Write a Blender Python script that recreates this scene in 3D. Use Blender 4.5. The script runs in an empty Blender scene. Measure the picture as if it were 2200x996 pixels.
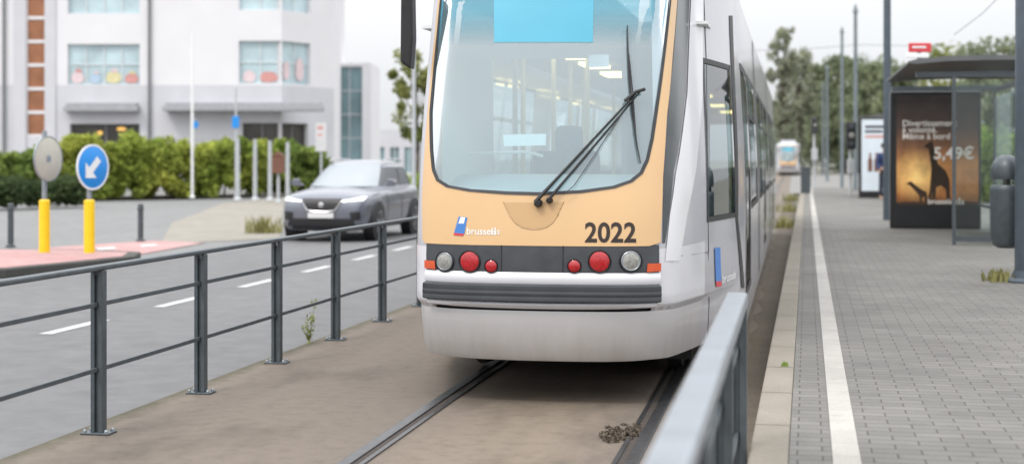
import bpy, bmesh, math, random
import numpy as np
from mathutils import Vector, Matrix
from mathutils.bvhtree import BVHTree
random.seed(7); rng = np.random.default_rng(7)
scn = bpy.context.scene; COL = scn.collection
R = math.radians
F = 3200.0; CX = 1100.0; HY = 342.0; CH = 1.56
TH = math.atan(605/3200); ct, st = math.cos(TH), math.sin(TH)
def W(u, d): return (u*ct - d*st, u*st + d*ct)
def at(px, d): return W((px-CX)*d/F, d)
def G(px, py, z=0.0):
    d = F*(CH-z)/(py-HY); return W((px-CX)*d/F, d)
def zat(py, d): return CH + (HY-py)*d/F
def proj(X, Y, Z):
    d = -X*st + Y*ct; u = X*ct + Y*st
    return CX + F*u/d, HY - F*(Z-CH)/d

# ------------------------------------------------------------------ materials
def newmat(name):
    m = bpy.data.materials.new(name); m.use_nodes = True
    nt = m.node_tree; nt.nodes.clear()
    out = nt.nodes.new('ShaderNodeOutputMaterial')
    return m, nt, out
def N(nt, t, **kw):
    n = nt.nodes.new(t)
    for k, v in kw.items(): setattr(n, k, v)
    return n
def mixc(nt, fac, a, b, mode='MIX'):
    n = N(nt, 'ShaderNodeMix', data_type='RGBA', blend_type=mode)
    for idx, v in ((0, fac), (6, a), (7, b)):
        if hasattr(v, 'is_linked'): nt.links.new(v, n.inputs[idx])
        else: n.inputs[idx].default_value = v if idx == 0 else (*v, 1) if len(v) == 3 else v
    return n.outputs[2]
def noise(nt, vec, scale, detail=4, rough=.55):
    n = N(nt, 'ShaderNodeTexNoise'); n.inputs['Scale'].default_value = scale
    n.inputs['Detail'].default_value = detail; n.inputs['Roughness'].default_value = rough
    nt.links.new(vec, n.inputs['Vector']); return n.outputs['Fac']
def ramp(nt, fac, stops):
    n = N(nt, 'ShaderNodeValToRGB'); cr = n.color_ramp
    while len(cr.elements) < len(stops): cr.elements.new(.5)
    for e, (p, c) in zip(cr.elements, stops):
        e.position = p; e.color = (c, c, c, 1) if not hasattr(c, '__len__') else (*c, 1)
    nt.links.new(fac, n.inputs[0]); return n.outputs[0]
def mapping(nt, vec, scale=(1,1,1), loc=(0,0,0)):
    n = N(nt, 'ShaderNodeMapping'); n.inputs['Scale'].default_value = scale; n.inputs['Location'].default_value = loc
    nt.links.new(vec, n.inputs['Vector']); return n.outputs[0]
def objco(nt): return N(nt, 'ShaderNodeTexCoord').outputs['Object']
def axis(nt, co, i, a, b):
    sx = N(nt, 'ShaderNodeSeparateXYZ'); nt.links.new(co, sx.inputs[0])
    mr = N(nt, 'ShaderNodeMapRange'); mr.inputs['From Min'].default_value = a; mr.inputs['From Max'].default_value = b
    nt.links.new(sx.outputs[i], mr.inputs[0]); return mr.outputs[0]
def bsdf(nt, out, col, rough=.6, metal=0, coat=0, bumpfac=None, bstr=.2, bdist=.01, spec=.5, emit=None, es=0):
    b = N(nt, 'ShaderNodeBsdfPrincipled')
    if hasattr(col, 'is_linked'): nt.links.new(col, b.inputs['Base Color'])
    else: b.inputs['Base Color'].default_value = (*col, 1)
    if hasattr(rough, 'is_linked'): nt.links.new(rough, b.inputs['Roughness'])
    else: b.inputs['Roughness'].default_value = rough
    b.inputs['Metallic'].default_value = metal; b.inputs['Coat Weight'].default_value = coat
    b.inputs['Coat Roughness'].default_value = .06
    b.inputs['Specular IOR Level'].default_value = spec
    if emit: b.inputs['Emission Color'].default_value = (*emit, 1); b.inputs['Emission Strength'].default_value = es
    if bumpfac is not None:
        bp = N(nt, 'ShaderNodeBump'); bp.inputs['Strength'].default_value = bstr; bp.inputs['Distance'].default_value = bdist
        nt.links.new(bumpfac, bp.inputs['Height']); nt.links.new(bp.outputs[0], b.inputs['Normal'])
    nt.links.new(b.outputs[0], out.inputs[0]); return b
def mat(name, col, rough=.6, metal=0, var=.12, scale=6, bump=0, coat=0, spec=.5, emit=None, es=0):
    m, nt, out = newmat(name); co = objco(nt)
    f = noise(nt, co, scale, 5)
    f2 = ramp(nt, f, [(.3, 0.0), (.7, 1.0)])
    a = tuple(max(0, c*(1-var)) for c in col); b = tuple(min(1, c*(1+var)) for c in col)
    c = mixc(nt, f2, a, b)
    bsdf(nt, out, c, rough, metal, coat, noise(nt, co, scale*12, 3) if bump else None, bump, .004, spec, emit, es)
    return m
def grimy(name, col, dirt, z0, z1, amt, rough=.3, metal=.2, coat=.5):
    m, nt, out = newmat(name); co = objco(nt)
    g = axis(nt, co, 2, z1, z0); n = ramp(nt, noise(nt, mapping(nt, co, (3,3,.6)), 2.2, 6, .65), [(.25, .25), (.75, 1.0)])
    mu = N(nt, 'ShaderNodeMath', operation='MULTIPLY'); nt.links.new(g, mu.inputs[0]); nt.links.new(n, mu.inputs[1])
    m2 = N(nt, 'ShaderNodeMath', operation='MULTIPLY'); nt.links.new(mu.outputs[0], m2.inputs[0]); m2.inputs[1].default_value = amt
    c = mixc(nt, m2.outputs[0], col, dirt)
    v = ramp(nt, noise(nt, co, 1.5, 4), [(.3, .94), (.7, 1.04)]); c = mixc(nt, 1.0, c, v, 'MULTIPLY')
    ro = N(nt, 'ShaderNodeMapRange'); ro.inputs['To Min'].default_value = rough; ro.inputs['To Max'].default_value = .75; nt.links.new(m2.outputs[0], ro.inputs[0])
    bsdf(nt, out, c, ro.outputs[0], metal, coat); return m
def glass(name, tint, fac=.25, rough=.01, base=None, basefac=0, gain=.5):
    m, nt, out = newmat(name)
    t = N(nt, 'ShaderNodeBsdfTransparent'); t.inputs[0].default_value = (*tint, 1)
    g = N(nt, 'ShaderNodeBsdfGlossy'); g.inputs['Roughness'].default_value = rough; g.inputs[0].default_value = (.95,.97,1,1)
    lw = N(nt, 'ShaderNodeLayerWeight'); lw.inputs[0].default_value = .35
    mr = N(nt, 'ShaderNodeMapRange'); mr.inputs['To Min'].default_value = fac; mr.inputs['To Max'].default_value = min(1, fac+gain)
    nt.links.new(lw.outputs['Fresnel'], mr.inputs[0])
    first = t.outputs[0]
    if base:
        d = N(nt, 'ShaderNodeBsdfDiffuse'); d.inputs[0].default_value = (*base, 1)
        mm = N(nt, 'ShaderNodeMixShader'); mm.inputs[0].default_value = basefac
        nt.links.new(t.outputs[0], mm.inputs[1]); nt.links.new(d.outputs[0], mm.inputs[2]); first = mm.outputs[0]
    x = N(nt, 'ShaderNodeMixShader'); nt.links.new(mr.outputs[0], x.inputs[0])
    nt.links.new(first, x.inputs[1]); nt.links.new(g.outputs[0], x.inputs[2]); nt.links.new(x.outputs[0], out.inputs[0])
    return m
def fadefilm(name, col, z0, z1, amax):
    m, nt, out = newmat(name); co = objco(nt); f = axis(nt, co, 2, z0, z1)
    mu = N(nt, 'ShaderNodeMath', operation='MULTIPLY'); nt.links.new(f, mu.inputs[0]); mu.inputs[1].default_value = amax
    t = N(nt, 'ShaderNodeBsdfTransparent'); p = N(nt, 'ShaderNodeBsdfPrincipled'); p.inputs['Base Color'].default_value = (*col, 1); p.inputs['Roughness'].default_value = .15
    x = N(nt, 'ShaderNodeMixShader'); nt.links.new(mu.outputs[0], x.inputs[0]); nt.links.new(t.outputs[0], x.inputs[1]); nt.links.new(p.outputs[0], x.inputs[2]); nt.links.new(x.outputs[0], out.inputs[0]); return m
def leafmat(name, dark, light, nscale=.8):
    m, nt, out = newmat(name); co = objco(nt)
    g = N(nt, 'ShaderNodeNewGeometry')
    f = noise(nt, co, nscale, 3); f = ramp(nt, f, [(.35, 0.0), (.65, 1.0)])
    c1 = mixc(nt, f, dark, light)
    c2 = mixc(nt, g.outputs['Random Per Island'], (.6,.6,.6), (1.3,1.3,1.2))
    c = mixc(nt, 1.0, c1, c2, 'MULTIPLY')
    d = N(nt, 'ShaderNodeBsdfDiffuse'); t = N(nt, 'ShaderNodeBsdfTranslucent')
    nt.links.new(c, d.inputs[0]); nt.links.new(c, t.inputs[0])
    x = N(nt, 'ShaderNodeMixShader'); x.inputs[0].default_value = .45
    nt.links.new(d.outputs[0], x.inputs[1]); nt.links.new(t.outputs[0], x.inputs[2]); nt.links.new(x.outputs[0], out.inputs[0])
    return m

M = {}
M['gold'] = mat('gold_paint', (.66,.43,.22), .32, 0, .03, 2, 0, .6)
M['silver'] = grimy('silver_paint', (.54,.54,.59), (.26,.22,.19), .25, .85, .7, .28, .25)
M['white_silver'] = mat('white_silver_paint', (.68,.68,.72), .3, .1, .04, 2, 0, .6)
M['skirt'] = grimy('dusty_silver_paint', (.50,.49,.50), (.30,.265,.23), .28, .60, .9, .32, .2)
M['roofgrey'] = mat('roof_grey', (.50,.51,.54), .5)
M['panel'] = mat('dark_panel', (.050,.055,.064), .42, 0, .2, 8)
M['rubber'] = mat('black_rubber', (.03,.031,.035), .6, 0, .2, 9)
M['bumper'] = mat('grey_rubber', (.040,.044,.052), .5, 0, .2, 5)
M['black'] = mat('black_plastic', (.012,.012,.014), .45, 0, .2, 9)
M['wind'] = glass('windscreen_glass', (.74,.86,.88), .14, .01, (.52,.69,.74), .25)  # diffuse share paints in the milky sky reflection
M['side_glass'] = glass('tinted_side_glass', (.38,.48,.50), .22, .015)
M['quarter'] = mat('dark_quarter_glass', (.045,.055,.062), .12, 0, .4, 2.5, 0, .6)
M['cyan'] = mat('cyan_blind', (.075,.36,.50), .3, 0, .05, 2)
M['red_lamp'] = mat('red_lamp', (.40,.008,.014), .14, 0, .35, 60, 0, .8)
M['clear_lamp'] = mat('clear_lamp', (.28,.28,.26), .12, .1, .3, 60, 0, 1)
M['chrome'] = mat('chrome', (.6,.6,.62), .2, .9, .05)
M['orange_lamp'] = mat('orange_lamp', (.60,.09,.03), .2, 0, .1, 20, 0, .6)
M['ink'] = mat('dark_ink', (.03,.02,.018), .5, 0, .1)
M['white'] = mat('white_paint', (.78,.78,.78), .5, 0, .04, 4)
M['blue'] = mat('blue_decal', (.06,.20,.55), .4, 0, .05)
M['red'] = mat('red_decal', (.58,.05,.06), .4, 0, .05)
M['dash'] = mat('dashboard_grey', (.44,.58,.64), .6, 0, .06, 4)
M['interior'] = mat('interior_white', (.72,.75,.74), .5, 0, .04, 3)
M['seat'] = mat('seat_cloth', (.09,.14,.19), .8, 0, .3, 12)
M['cream'] = mat('cream_pole', (.72,.70,.60), .35, 0, .05, 4)
M['lit'] = mat('lit_strip', (.9,.8,.5), .5, 0, 0, 1, 0, 0, .5, (1.0,.74,.30), 3.2)
M['paper'] = mat('white_sheet', (.66,.76,.80), .6, 0, .03)
M['fence'] = mat('painted_grey_steel', (.070,.084,.094), .42, .2, .18, 14, .05)
M['galv'] = mat('galvanised_steel', (.30,.33,.36), .35, .5, .15, 12)
M['bright_steel'] = mat('pale_grey_steel', (.27,.295,.33), .3, .35, .12, 6)
M['rail'] = mat('worn_rail_steel', (.075,.075,.08), .36, .6, .3, 20)
M['rust'] = mat('rusty_groove', (.04,.03,.025), .8, 0, .3, 20)
M['yellow'] = mat('yellow_sleeve', (.85,.56,.01), .4, 0, .05, 5)
M['signblue'] = mat('sign_blue', (.015,.25,.70), .35, 0, .04)
M['signgrey'] = mat('sign_back_grey', (.50,.47,.39), .5, 0, .06)
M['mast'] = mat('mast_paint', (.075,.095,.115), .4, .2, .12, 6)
M['mast_far'] = mat('pale_mast_paint', (.16,.19,.21), .5, .1, .12, 6)  # paler mast tone, used on the distant masts and the wires
M['pole_pale'] = mat('pale_pole', (.46,.48,.50), .5, .2, .08, 6)
M['white_wall'] = mat('white_render', (.71,.70,.725), .8, 0, .03, .6, .05)
M['grey_wall'] = mat('pale_grey_cladding', (.55,.55,.585), .7, 0, .05, .8)
M['dark_canopy'] = mat('grey_canopy', (.33,.34,.36), .6)
M['dark_frame'] = mat('dark_window_frame', (.16,.165,.17), .6)
M['brownpane'] = mat('brown_panel', (.30,.125,.06), .4, 0, .25, 1.2)
M['pane'] = mat('window_pane', (.46,.58,.62), .12, .1, .25, .5)
M['darkpane'] = mat('dark_shop_glass', (.05,.046,.04), .12, 0, .4, .7)
M['tealpane'] = mat('teal_curtain_glass', (.18,.28,.30), .12, .1, .45, .4)
M['warm'] = mat('warm_shop_lamp', (.9,.5,.1), .5, 0, 0, 1, 0, 0, .5, (1,.60,.2), .55)
M['frame'] = mat('white_window_frame', (.58,.62,.64), .5)
M['decal_red'] = mat('red_window_shape', (.58,.28,.26), .6)
M['decal_yellow'] = mat('yellow_window_shape', (.64,.58,.34), .6)
M['decal_pink'] = mat('pink_window_shape', (.68,.54,.56), .6)
M['decal_blue'] = mat('blue_window_shape', (.40,.52,.64), .6)
M['bark'] = mat('bark', (.10,.08,.06), .9, 0, .3, 5, .3)
M['tyre'] = mat('tyre_rubber', (.018,.018,.02), .7)
M['rim'] = mat('alloy_rim', (.30,.31,.33), .3, .7)
M['carpaint'] = mat('grey_blue_car_paint', (.15,.16,.195), .26, .4, .03, 3, 0, .7)
M['carglass'] = glass('car_glass', (.10,.13,.15), .22, .01, (.33,.39,.43), .45, .35)  # pale diffuse base painted in for sky reflected on the windscreen
M['carside'] = glass('car_side_glass', (.05,.06,.07), .10, .01, (.02,.025,.03), .6, .35)
M['headlamp'] = mat('headlamp', (.85,.87,.9), .1, 0, .05, 8, 0, 1, .5, (1,.98,.95), 1.3)
M['skin'] = mat('skin', (.45,.27,.2), .6); M['hair'] = mat('dark_hair', (.02,.015,.012), .7)
M['navy'] = mat('navy_cloth', (.025,.045,.13), .8); M['denim'] = mat('dark_trousers', (.03,.035,.05), .85)
M['adblack'] = mat('black_ad_frame', (.012,.012,.014), .3, 0, .1, 4, 0, .3)
M['shelter_glass'] = glass('shelter_glass', (.86,.91,.90), .03, .01, None, 0, .22)
M['shelter_roof'] = mat('shelter_roof_grey', (.11,.115,.12), .5, .1, .1, 3)
M['silhouette'] = mat('dark_silhouette', (.05,.026,.014), .6)
M['posterwhite'] = mat('poster_white_ink', (.60,.56,.52), .6, 0, .02, 4, 0, 0, .5, (.8,.75,.7), .25)  # ink given a faint glow so the lettering reads brighter
M['terra'] = mat('brown_box', (.16,.07,.045), .6)
M['debris'] = mat('dead_leaves', (.10,.078,.058), .9, 0, .5, 40)

def ground_mat(name, base, stains, fine=.25, stretch=(1,1,1), bump=.25, rough=.85, fs=120):
    m, nt, out = newmat(name); co = objco(nt)
    big = ramp(nt, noise(nt, mapping(nt, co, stretch), .55, 6, .6), [(.30, 0.0), (.70, 1.0)])
    c = mixc(nt, big, base, stains)
    mid = ramp(nt, noise(nt, co, 3.5, 6, .65), [(.25, .80), (.75, 1.12)])
    c = mixc(nt, 1.0, c, mid, 'MULTIPLY')
    fn = ramp(nt, noise(nt, co, fs, 3, .7), [(.25, 1-fine), (.75, 1+fine)])
    c = mixc(nt, 1.0, c, fn, 'MULTIPLY')
    bsdf(nt, out, c, rough, 0, 0, noise(nt, co, fs*.8, 4, .7), bump, .006, .35)
    return m
def trackmat():
    m, nt, out = newmat('track_concrete'); co = objco(nt)
    big = ramp(nt, noise(nt, mapping(nt, co, (1.6,.35,1)), .55, 6, .6), [(.30, 0.0), (.70, 1.0)])
    c = mixc(nt, big, (.162,.135,.112), (.130,.107,.089))
    sx = N(nt, 'ShaderNodeSeparateXYZ'); nt.links.new(co, sx.inputs[0])
    ab = N(nt, 'ShaderNodeMath', operation='ADD'); ab.inputs[1].default_value = 1.535; nt.links.new(sx.outputs[0], ab.inputs[0])
    a2 = N(nt, 'ShaderNodeMath', operation='ABSOLUTE'); nt.links.new(ab.outputs[0], a2.inputs[0])
    band = ramp(nt, a2.outputs[0], [(.25, 1.0), (.62, .35), (.74, .0), (.9, .25)])
    wn = noise(nt, mapping(nt, co, (2.5,.25,1)), 1.2, 5, .6)
    bw = N(nt, 'ShaderNodeMath', operation='MULTIPLY'); nt.links.new(band, bw.inputs[0]); nt.links.new(wn, bw.inputs[1])
    c = mixc(nt, bw.outputs[0], c, (.215,.168,.122))
    eg = axis(nt, co, 0, -4.06, -3.72); en = noise(nt, co, 5, 6, .7)
    es_ = N(nt, 'ShaderNodeMath', operation='ADD'); nt.links.new(eg, es_.inputs[0]); nt.links.new(en, es_.inputs[1])
    em = ramp(nt, es_.outputs[0], [(.55, 1.0), (.95, 0.0)]); c = mixc(nt, em, c, (.088,.078,.050))
    wet = ramp(nt, noise(nt, mapping(nt, co, (1,.45,1), (3.1,1.2,0)), .8, 4, .6), [(.52, 1.0), (.60, .78)])
    c = mixc(nt, 1.0, c, wet, 'MULTIPLY')
    crack = ramp(nt, noise(nt, co, 9, 8, .7), [(.30, .76), (.5, 1.0), (.75, 1.10)]); c = mixc(nt, 1.0, c, crack, 'MULTIPLY')
    fn = ramp(nt, noise(nt, co, 130, 3, .7), [(.25, .74), (.75, 1.26)]); c = mixc(nt, 1.0, c, fn, 'MULTIPLY')
    bsdf(nt, out, c, .80, 0, 0, noise(nt, co, 90, 5, .7), .5, .006, .35); return m
M['trackbed'] = trackmat()
M['asphalt'] = ground_mat('asphalt', (.158,.158,.161), (.136,.136,.139), .18, (1.2,.15,1), .3)
M['street'] = ground_mat('pale_asphalt', (.20,.20,.20), (.18,.18,.18), .12, (1,.3,1), .2, fs=60)
M['sand'] = ground_mat('sandy_paving', (.27,.25,.215), (.235,.217,.185), .15, (1,1,1), .2, fs=60)
M['pave'] = ground_mat('far_paving', (.22,.215,.205), (.185,.18,.17), .12, (1,1,1), .2, fs=40)
M['redpath'] = ground_mat('red_path', (.37,.20,.195), (.40,.27,.26), .12, (1,1,1), .2, fs=60)
M['ground'] = ground_mat('far_ground', (.20,.19,.165), (.15,.15,.12), .1, (.05,.05,1), .1, fs=8)
M['soil'] = ground_mat('soil', (.095,.078,.058), (.13,.108,.082), .35, (1,1,1), .6, fs=50)
M['darkkerb'] = ground_mat('dark_kerb', (.055,.055,.052), (.08,.08,.075), .2, (1,1,1), .3)
M['roadpaint'] = ground_mat('worn_road_paint', (.56,.56,.56), (.42,.42,.42), .1, (3,3,1), .15)
def kerbmat():
    m, nt, out = newmat('kerb_stone'); co = objco(nt)
    sx = N(nt, 'ShaderNodeSeparateXYZ'); nt.links.new(co, sx.inputs[0])
    md = N(nt, 'ShaderNodeMath', operation='PINGPONG'); md.inputs[1].default_value = .5; nt.links.new(sx.outputs[1], md.inputs[0])
    j = ramp(nt, md.outputs[0], [(.006, .45), (.016, 1.0)])
    c = mixc(nt, ramp(nt, noise(nt, co, 1.6, 6, .65), [(.3, 0.0), (.7, 1.0)]), (.25,.225,.19), (.19,.17,.14))
    c = mixc(nt, 1.0, c, j, 'MULTIPLY')
    fn = ramp(nt, noise(nt, co, 90, 3, .7), [(.25, .8), (.75, 1.2)]); c = mixc(nt, 1.0, c, fn, 'MULTIPLY')
    bsdf(nt, out, c, .85, 0, 0, noise(nt, co, 70, 4, .7), .3, .005, .3); return m
M['kerb'] = kerbmat()
def pavermat(name, c1, c2, mortar, bw=.21, rh=.105, ms=.0045):
    m, nt, out = newmat(name); co = objco(nt)
    b = N(nt, 'ShaderNodeTexBrick'); b.offset = .5
    b.inputs['Scale'].default_value = 1; b.inputs['Brick Width'].default_value = bw; b.inputs['Row Height'].default_value = rh
    b.inputs['Mortar Size'].default_value = ms; b.inputs['Mortar Smooth'].default_value = .3; b.inputs['Bias'].default_value = 0
    b.inputs['Color1'].default_value = (*c1, 1); b.inputs['Color2'].default_value = (*c2, 1); b.inputs['Mortar'].default_value = (*mortar, 1)
    wob = N(nt, 'ShaderNodeTexNoise'); wob.inputs['Scale'].default_value = 2.0; nt.links.new(co, wob.inputs['Vector'])
    sub = N(nt, 'ShaderNodeVectorMath', operation='SCALE'); sub.inputs['Scale'].default_value = .012; nt.links.new(wob.outputs['Color'], sub.inputs[0])
    add = N(nt, 'ShaderNodeVectorMath', operation='ADD'); nt.links.new(co, add.inputs[0]); nt.links.new(sub.outputs[0], add.inputs[1])
    nt.links.new(add.outputs[0], b.inputs['Vector'])
    big = ramp(nt, noise(nt, co, .7, 6, .6), [(.3, .78), (.7, 1.14)])
    c = mixc(nt, 1.0, b.outputs['Color'], big, 'MULTIPLY')
    st_ = ramp(nt, noise(nt, co, 4.5, 5, .7), [(.28, .80), (.45, 1.0)]); c = mixc(nt, 1.0, c, st_, 'MULTIPLY')
    fn = ramp(nt, noise(nt, co, 110, 3, .7), [(.25, .84), (.75, 1.16)]); c = mixc(nt, 1.0, c, fn, 'MULTIPLY')
    inv = N(nt, 'ShaderNodeMath', operation='SUBTRACT'); inv.inputs[0].default_value = 1; nt.links.new(b.outputs['Fac'], inv.inputs[1])
    bsdf(nt, out, c, .8, 0, 0, inv.outputs[0], .5, .006, .35); return m
M['paver'] = pavermat('grey_pavers', (.166,.159,.147), (.132,.127,.119), (.068,.063,.056))
M['paverline'] = pavermat('white_guide_pavers', (.37,.355,.33), (.34,.325,.305), (.27,.255,.23), .6, .3, .003)

# ------------------------------------------------------------------ mesh builder
class MB:
    def __init__(s): s.v = []; s.f = []; s.m = []
    def add(s, vs, fs, mi=0):
        n = len(s.v); s.v += [tuple(v) for v in vs]; s.f += [tuple(i+n for i in f) for f in fs]; s.m += [mi]*len(fs); return s
    def box(s, x0, x1, y0, y1, z0, z1, mi=0):
        v = [(x0,y0,z0),(x1,y0,z0),(x1,y1,z0),(x0,y1,z0),(x0,y0,z1),(x1,y0,z1),(x1,y1,z1),(x0,y1,z1)]
        return s.add(v, [(3,2,1,0),(4,5,6,7),(0,1,5,4),(1,2,6,5),(2,3,7,6),(3,0,4,7)], mi)
    def bar(s, p0, p1, w, h, mi=0, up=(0,0,1)):
        p0 = Vector(p0); p1 = Vector(p1); t = (p1-p0).normalized(); sd = t.cross(Vector(up)).normalized(); u = sd.cross(t)
        v = [p+sd*a*w/2+u*b*h/2 for p in (p0, p1) for a, b in ((-1,-1),(1,-1),(1,1),(-1,1))]
        return s.add(v, [(3,2,1,0),(4,5,6,7),(0,1,5,4),(1,2,6,5),(2,3,7,6),(3,0,4,7)], mi)
    def tube(s, pts, r, n=8, mi=0):
        pts = [Vector(p) for p in pts]; rs = r if hasattr(r, '__len__') else [r]*len(pts)
        vs = []; fs = []
        for i, p in enumerate(pts):
            t = (pts[min(i+1, len(pts)-1)]-pts[max(i-1, 0)]).normalized()
            ref = Vector((0,0,1)) if abs(t.z) < .9 else Vector((1,0,0))
            a = t.cross(ref).normalized(); b = t.cross(a)
            for k in range(n):
                q = 2*math.pi*k/n; vs.append(p+(a*math.cos(q)+b*math.sin(q))*rs[i])
        for i in range(len(pts)-1):
            for k in range(n):
                fs.append((i*n+k, i*n+(k+1)%n, (i+1)*n+(k+1)%n, (i+1)*n+k))
        fs.append(tuple(range(n-1, -1, -1))); fs.append(tuple((len(pts)-1)*n+k for k in range(n)))
        return s.add(vs, fs, mi)
    def lathe(s, c, ax, prof, n=24, mi=0, sx=1.0):
        c = Vector(c); ax = Vector(ax).normalized(); ref = Vector((0,0,1)) if abs(ax.z) < .9 else Vector((1,0,0))
        a = ref.cross(ax).normalized(); b = ax.cross(a); vs = []; fs = []
        for r, h in prof:
            for k in range(n):
                q = 2*math.pi*k/n; vs.append(c+ax*h+(a*math.cos(q)*sx+b*math.sin(q))*r)
        for i in range(len(prof)-1):
            for k in range(n): fs.append((i*n+k, i*n+(k+1)%n, (i+1)*n+(k+1)%n, (i+1)*n+k))
        fs.append(tuple(range(n-1, -1, -1))); fs.append(tuple((len(prof)-1)*n+k for k in range(n)))
        return s.add(vs, fs, mi)
    def grid(s, rows, mi=0):
        nx = len(rows[0]); vs = [p for r in rows for p in r]
        fs = [(j*nx+i, j*nx+i+1, (j+1)*nx+i+1, (j+1)*nx+i) for j in range(len(rows)-1) for i in range(nx-1)]
        return s.add(vs, fs, mi)
    def prism(s, poly, f, a, b, mi=0):
        n = len(poly); v = [f(x, y, a) for x, y in poly]+[f(x, y, b) for x, y in poly]
        return s.add(v, [tuple(range(n)), tuple(range(2*n-1, n-1, -1))]+[(i, (i+1)%n, n+(i+1)%n, n+i) for i in range(n)], mi)
    def build(s, name, mats, parent=None, smooth=False, bevel=0, label=None, recalc=True, loc=None, rotz=0, subsurf=0):
        me = bpy.data.meshes.new(name); me.from_pydata(s.v, [], s.f)
        for m in (mats if isinstance(mats, (list, tuple)) else [mats]): me.materials.append(m)
        me.polygons.foreach_set('material_index', s.m)
        if recalc:
            bm = bmesh.new(); bm.from_mesh(me); bmesh.ops.recalc_face_normals(bm, faces=bm.faces); bm.to_mesh(me); bm.free()
        if smooth:
            me.polygons.foreach_set('use_smooth', [True]*len(me.polygons)); me.set_sharp_from_angle(angle=R(38))
        me.update()
        o = bpy.data.objects.new(name, me); COL.objects.link(o)
        if parent: o.parent = parent
        if loc: o.location = loc
        o.rotation_euler.z = rotz
        if bevel:
            b = o.modifiers.new('bevel', 'BEVEL'); b.width = bevel; b.segments = 2; b.limit_method = 'ANGLE'
        if subsurf:
            b = o.modifiers.new('sub', 'SUBSURF'); b.levels = subsurf; b.render_levels = subsurf
        if label: o['label'] = label
        return o
def tag(o, label=None, cat=None, group=None, kind=None):
    if label: o['label'] = label
    if cat: o['category'] = cat
    if group: o['group'] = group
    if kind: o['kind'] = kind
    return o
def thing(name, label, cat, loc=(0,0,0), rotz=0, group=None):
    o = bpy.data.objects.new(name, None); COL.objects.link(o); o.location = loc; o.rotation_euler.z = rotz
    o.empty_display_size = .2
    return tag(o, label, cat, group)
def dup(root, loc, rotz=None, label=None, group=None, skip=()):
    r = root.copy(); COL.objects.link(r); r.location = loc
    if rotz is not None: r.rotation_euler.z = rotz
    if label: r['label'] = label
    if group: r['group'] = group
    for ch in list(root.children):
        if ch.name.split('.')[0] in skip: continue
        c = ch.copy(); COL.objects.link(c); c.parent = r
        for g in list(ch.children):
            d = g.copy(); COL.objects.link(d); d.parent = c
    return r
def text(body, size, bold=0.0, align='CENTER', spacing=1.0):
    cu = bpy.data.curves.new('t', 'FONT'); cu.body = body; cu.size = size; cu.align_x = align; cu.offset = bold; cu.space_character = spacing; cu.resolution_u = 4
    o = bpy.data.objects.new('t', cu); COL.objects.link(o); bpy.context.view_layer.update()
    me = bpy.data.meshes.new_from_object(o.evaluated_get(bpy.context.evaluated_depsgraph_get()))
    vs = [tuple(v.co) for v in me.vertices]; fs = [tuple(p.vertices) for p in me.polygons]
    bpy.data.objects.remove(o); bpy.data.meshes.remove(me); return vs, fs
def leaves(n, centers, spread, size, flat=1.0):
    idx = rng.integers(0, len(centers), n); c = np.asarray(centers)[idx]
    sp = np.asarray(spread)[idx][:, None] if hasattr(spread, '__len__') else spread
    v = rng.normal(size=(n, 3)); v /= np.linalg.norm(v, axis=1)[:, None]
    pos = c+v*sp*(rng.random((n, 1))**.45); pos[:, 2] = c[:, 2]+(pos[:, 2]-c[:, 2])*flat
    a = rng.normal(size=(n, 3)); a /= np.linalg.norm(a, axis=1)[:, None]
    b = np.cross(a, rng.normal(size=(n, 3))); b /= np.linalg.norm(b, axis=1)[:, None]
    s = size*(.55+.9*rng.random((n, 1)))
    V = np.stack([pos-a*s, pos-b*s*.5, pos+a*s, pos+b*s*.5], 1).reshape(-1, 3)
    return V, np.arange(n*4).reshape(n, 4)
def leafmesh(name, V, Fc, m, parent):
    me = bpy.data.meshes.new(name); me.from_pydata(V.tolist(), [], Fc.tolist()); me.materials.append(m)
    o = bpy.data.objects.new(name, me); COL.objects.link(o); o.parent = parent; return o

# ------------------------------------------------------------------ setting: ground
def sheet(name, pts, z, m):
    mb = MB(); mb.add([(x, y, z) for x, y in pts], [tuple(range(len(pts)))])
    return tag(mb.build(name, m), kind='structure')
sheet('ground', [(-900,-60),(900,-60),(900,1500),(-900,1500)], -.085, M['ground'])
mb = MB(); mb.box(-10.3, -4.06, -8, 260, -.2, -.05); tag(mb.build('road', M['asphalt']), kind='structure')
sheet('side_street', [(-70,12),(-10.3,12),(-10.3,46),(-16,64),(-70,62)], -.062, M['street'])
mb = MB(); mb.add([(*G(px,py,-.05), -.054) for px,py in ((345,522),(600,512),(612,424),(480,436),(370,478))], [(0,1,2,3,4)])
tag(mb.build('sandy_verge', M['sand']), kind='structure')
mb = MB(); mb.add([(*G(px,py,-.05), -.05) for px,py in ((-60,552),(-60,577),(130,566),(290,548),(440,521),(330,516),(120,530))], [tuple(range(7))])
tag(mb.build('red_cycle_path', M['redpath']), kind='structure')
mb = MB()
for a, b, c, d in ((( 20,548),(60,546),(66,551),(24,553)), ((110,541),(150,538),(156,543),(116,546)), ((205,533),(245,530),(250,534),(211,538)), ((300,526),(335,524),(340,527),(305,530))):
    mb.add([(*G(p[0],p[1],-.05), -.045) for p in (a,b,c,d)], [(0,1,2,3)])
tag(mb.build('cycle_path_marking', M['roadpaint']), kind='structure')
mb = MB(); mb.add([(*at(px,d), .02) for px,d in ((-260,52),(0,55),(300,61),(640,66),(740,70),(900,90),(900,110),(-260,110))], [tuple(range(8))])
tag(mb.build('far_pavement', M['pave']), kind='structure')
mb = MB()
for (p0, p1) in (((-260,51.4),(0,54.4)), ((0,54.4),(300,60.4)), ((300,60.4),(640,65.4)), ((640,65.4),(760,70))):
    a = Vector((*at(*p0), 0)); b = Vector((*at(*p1), 0)); mb.bar(a, b, .3, .16)
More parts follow.
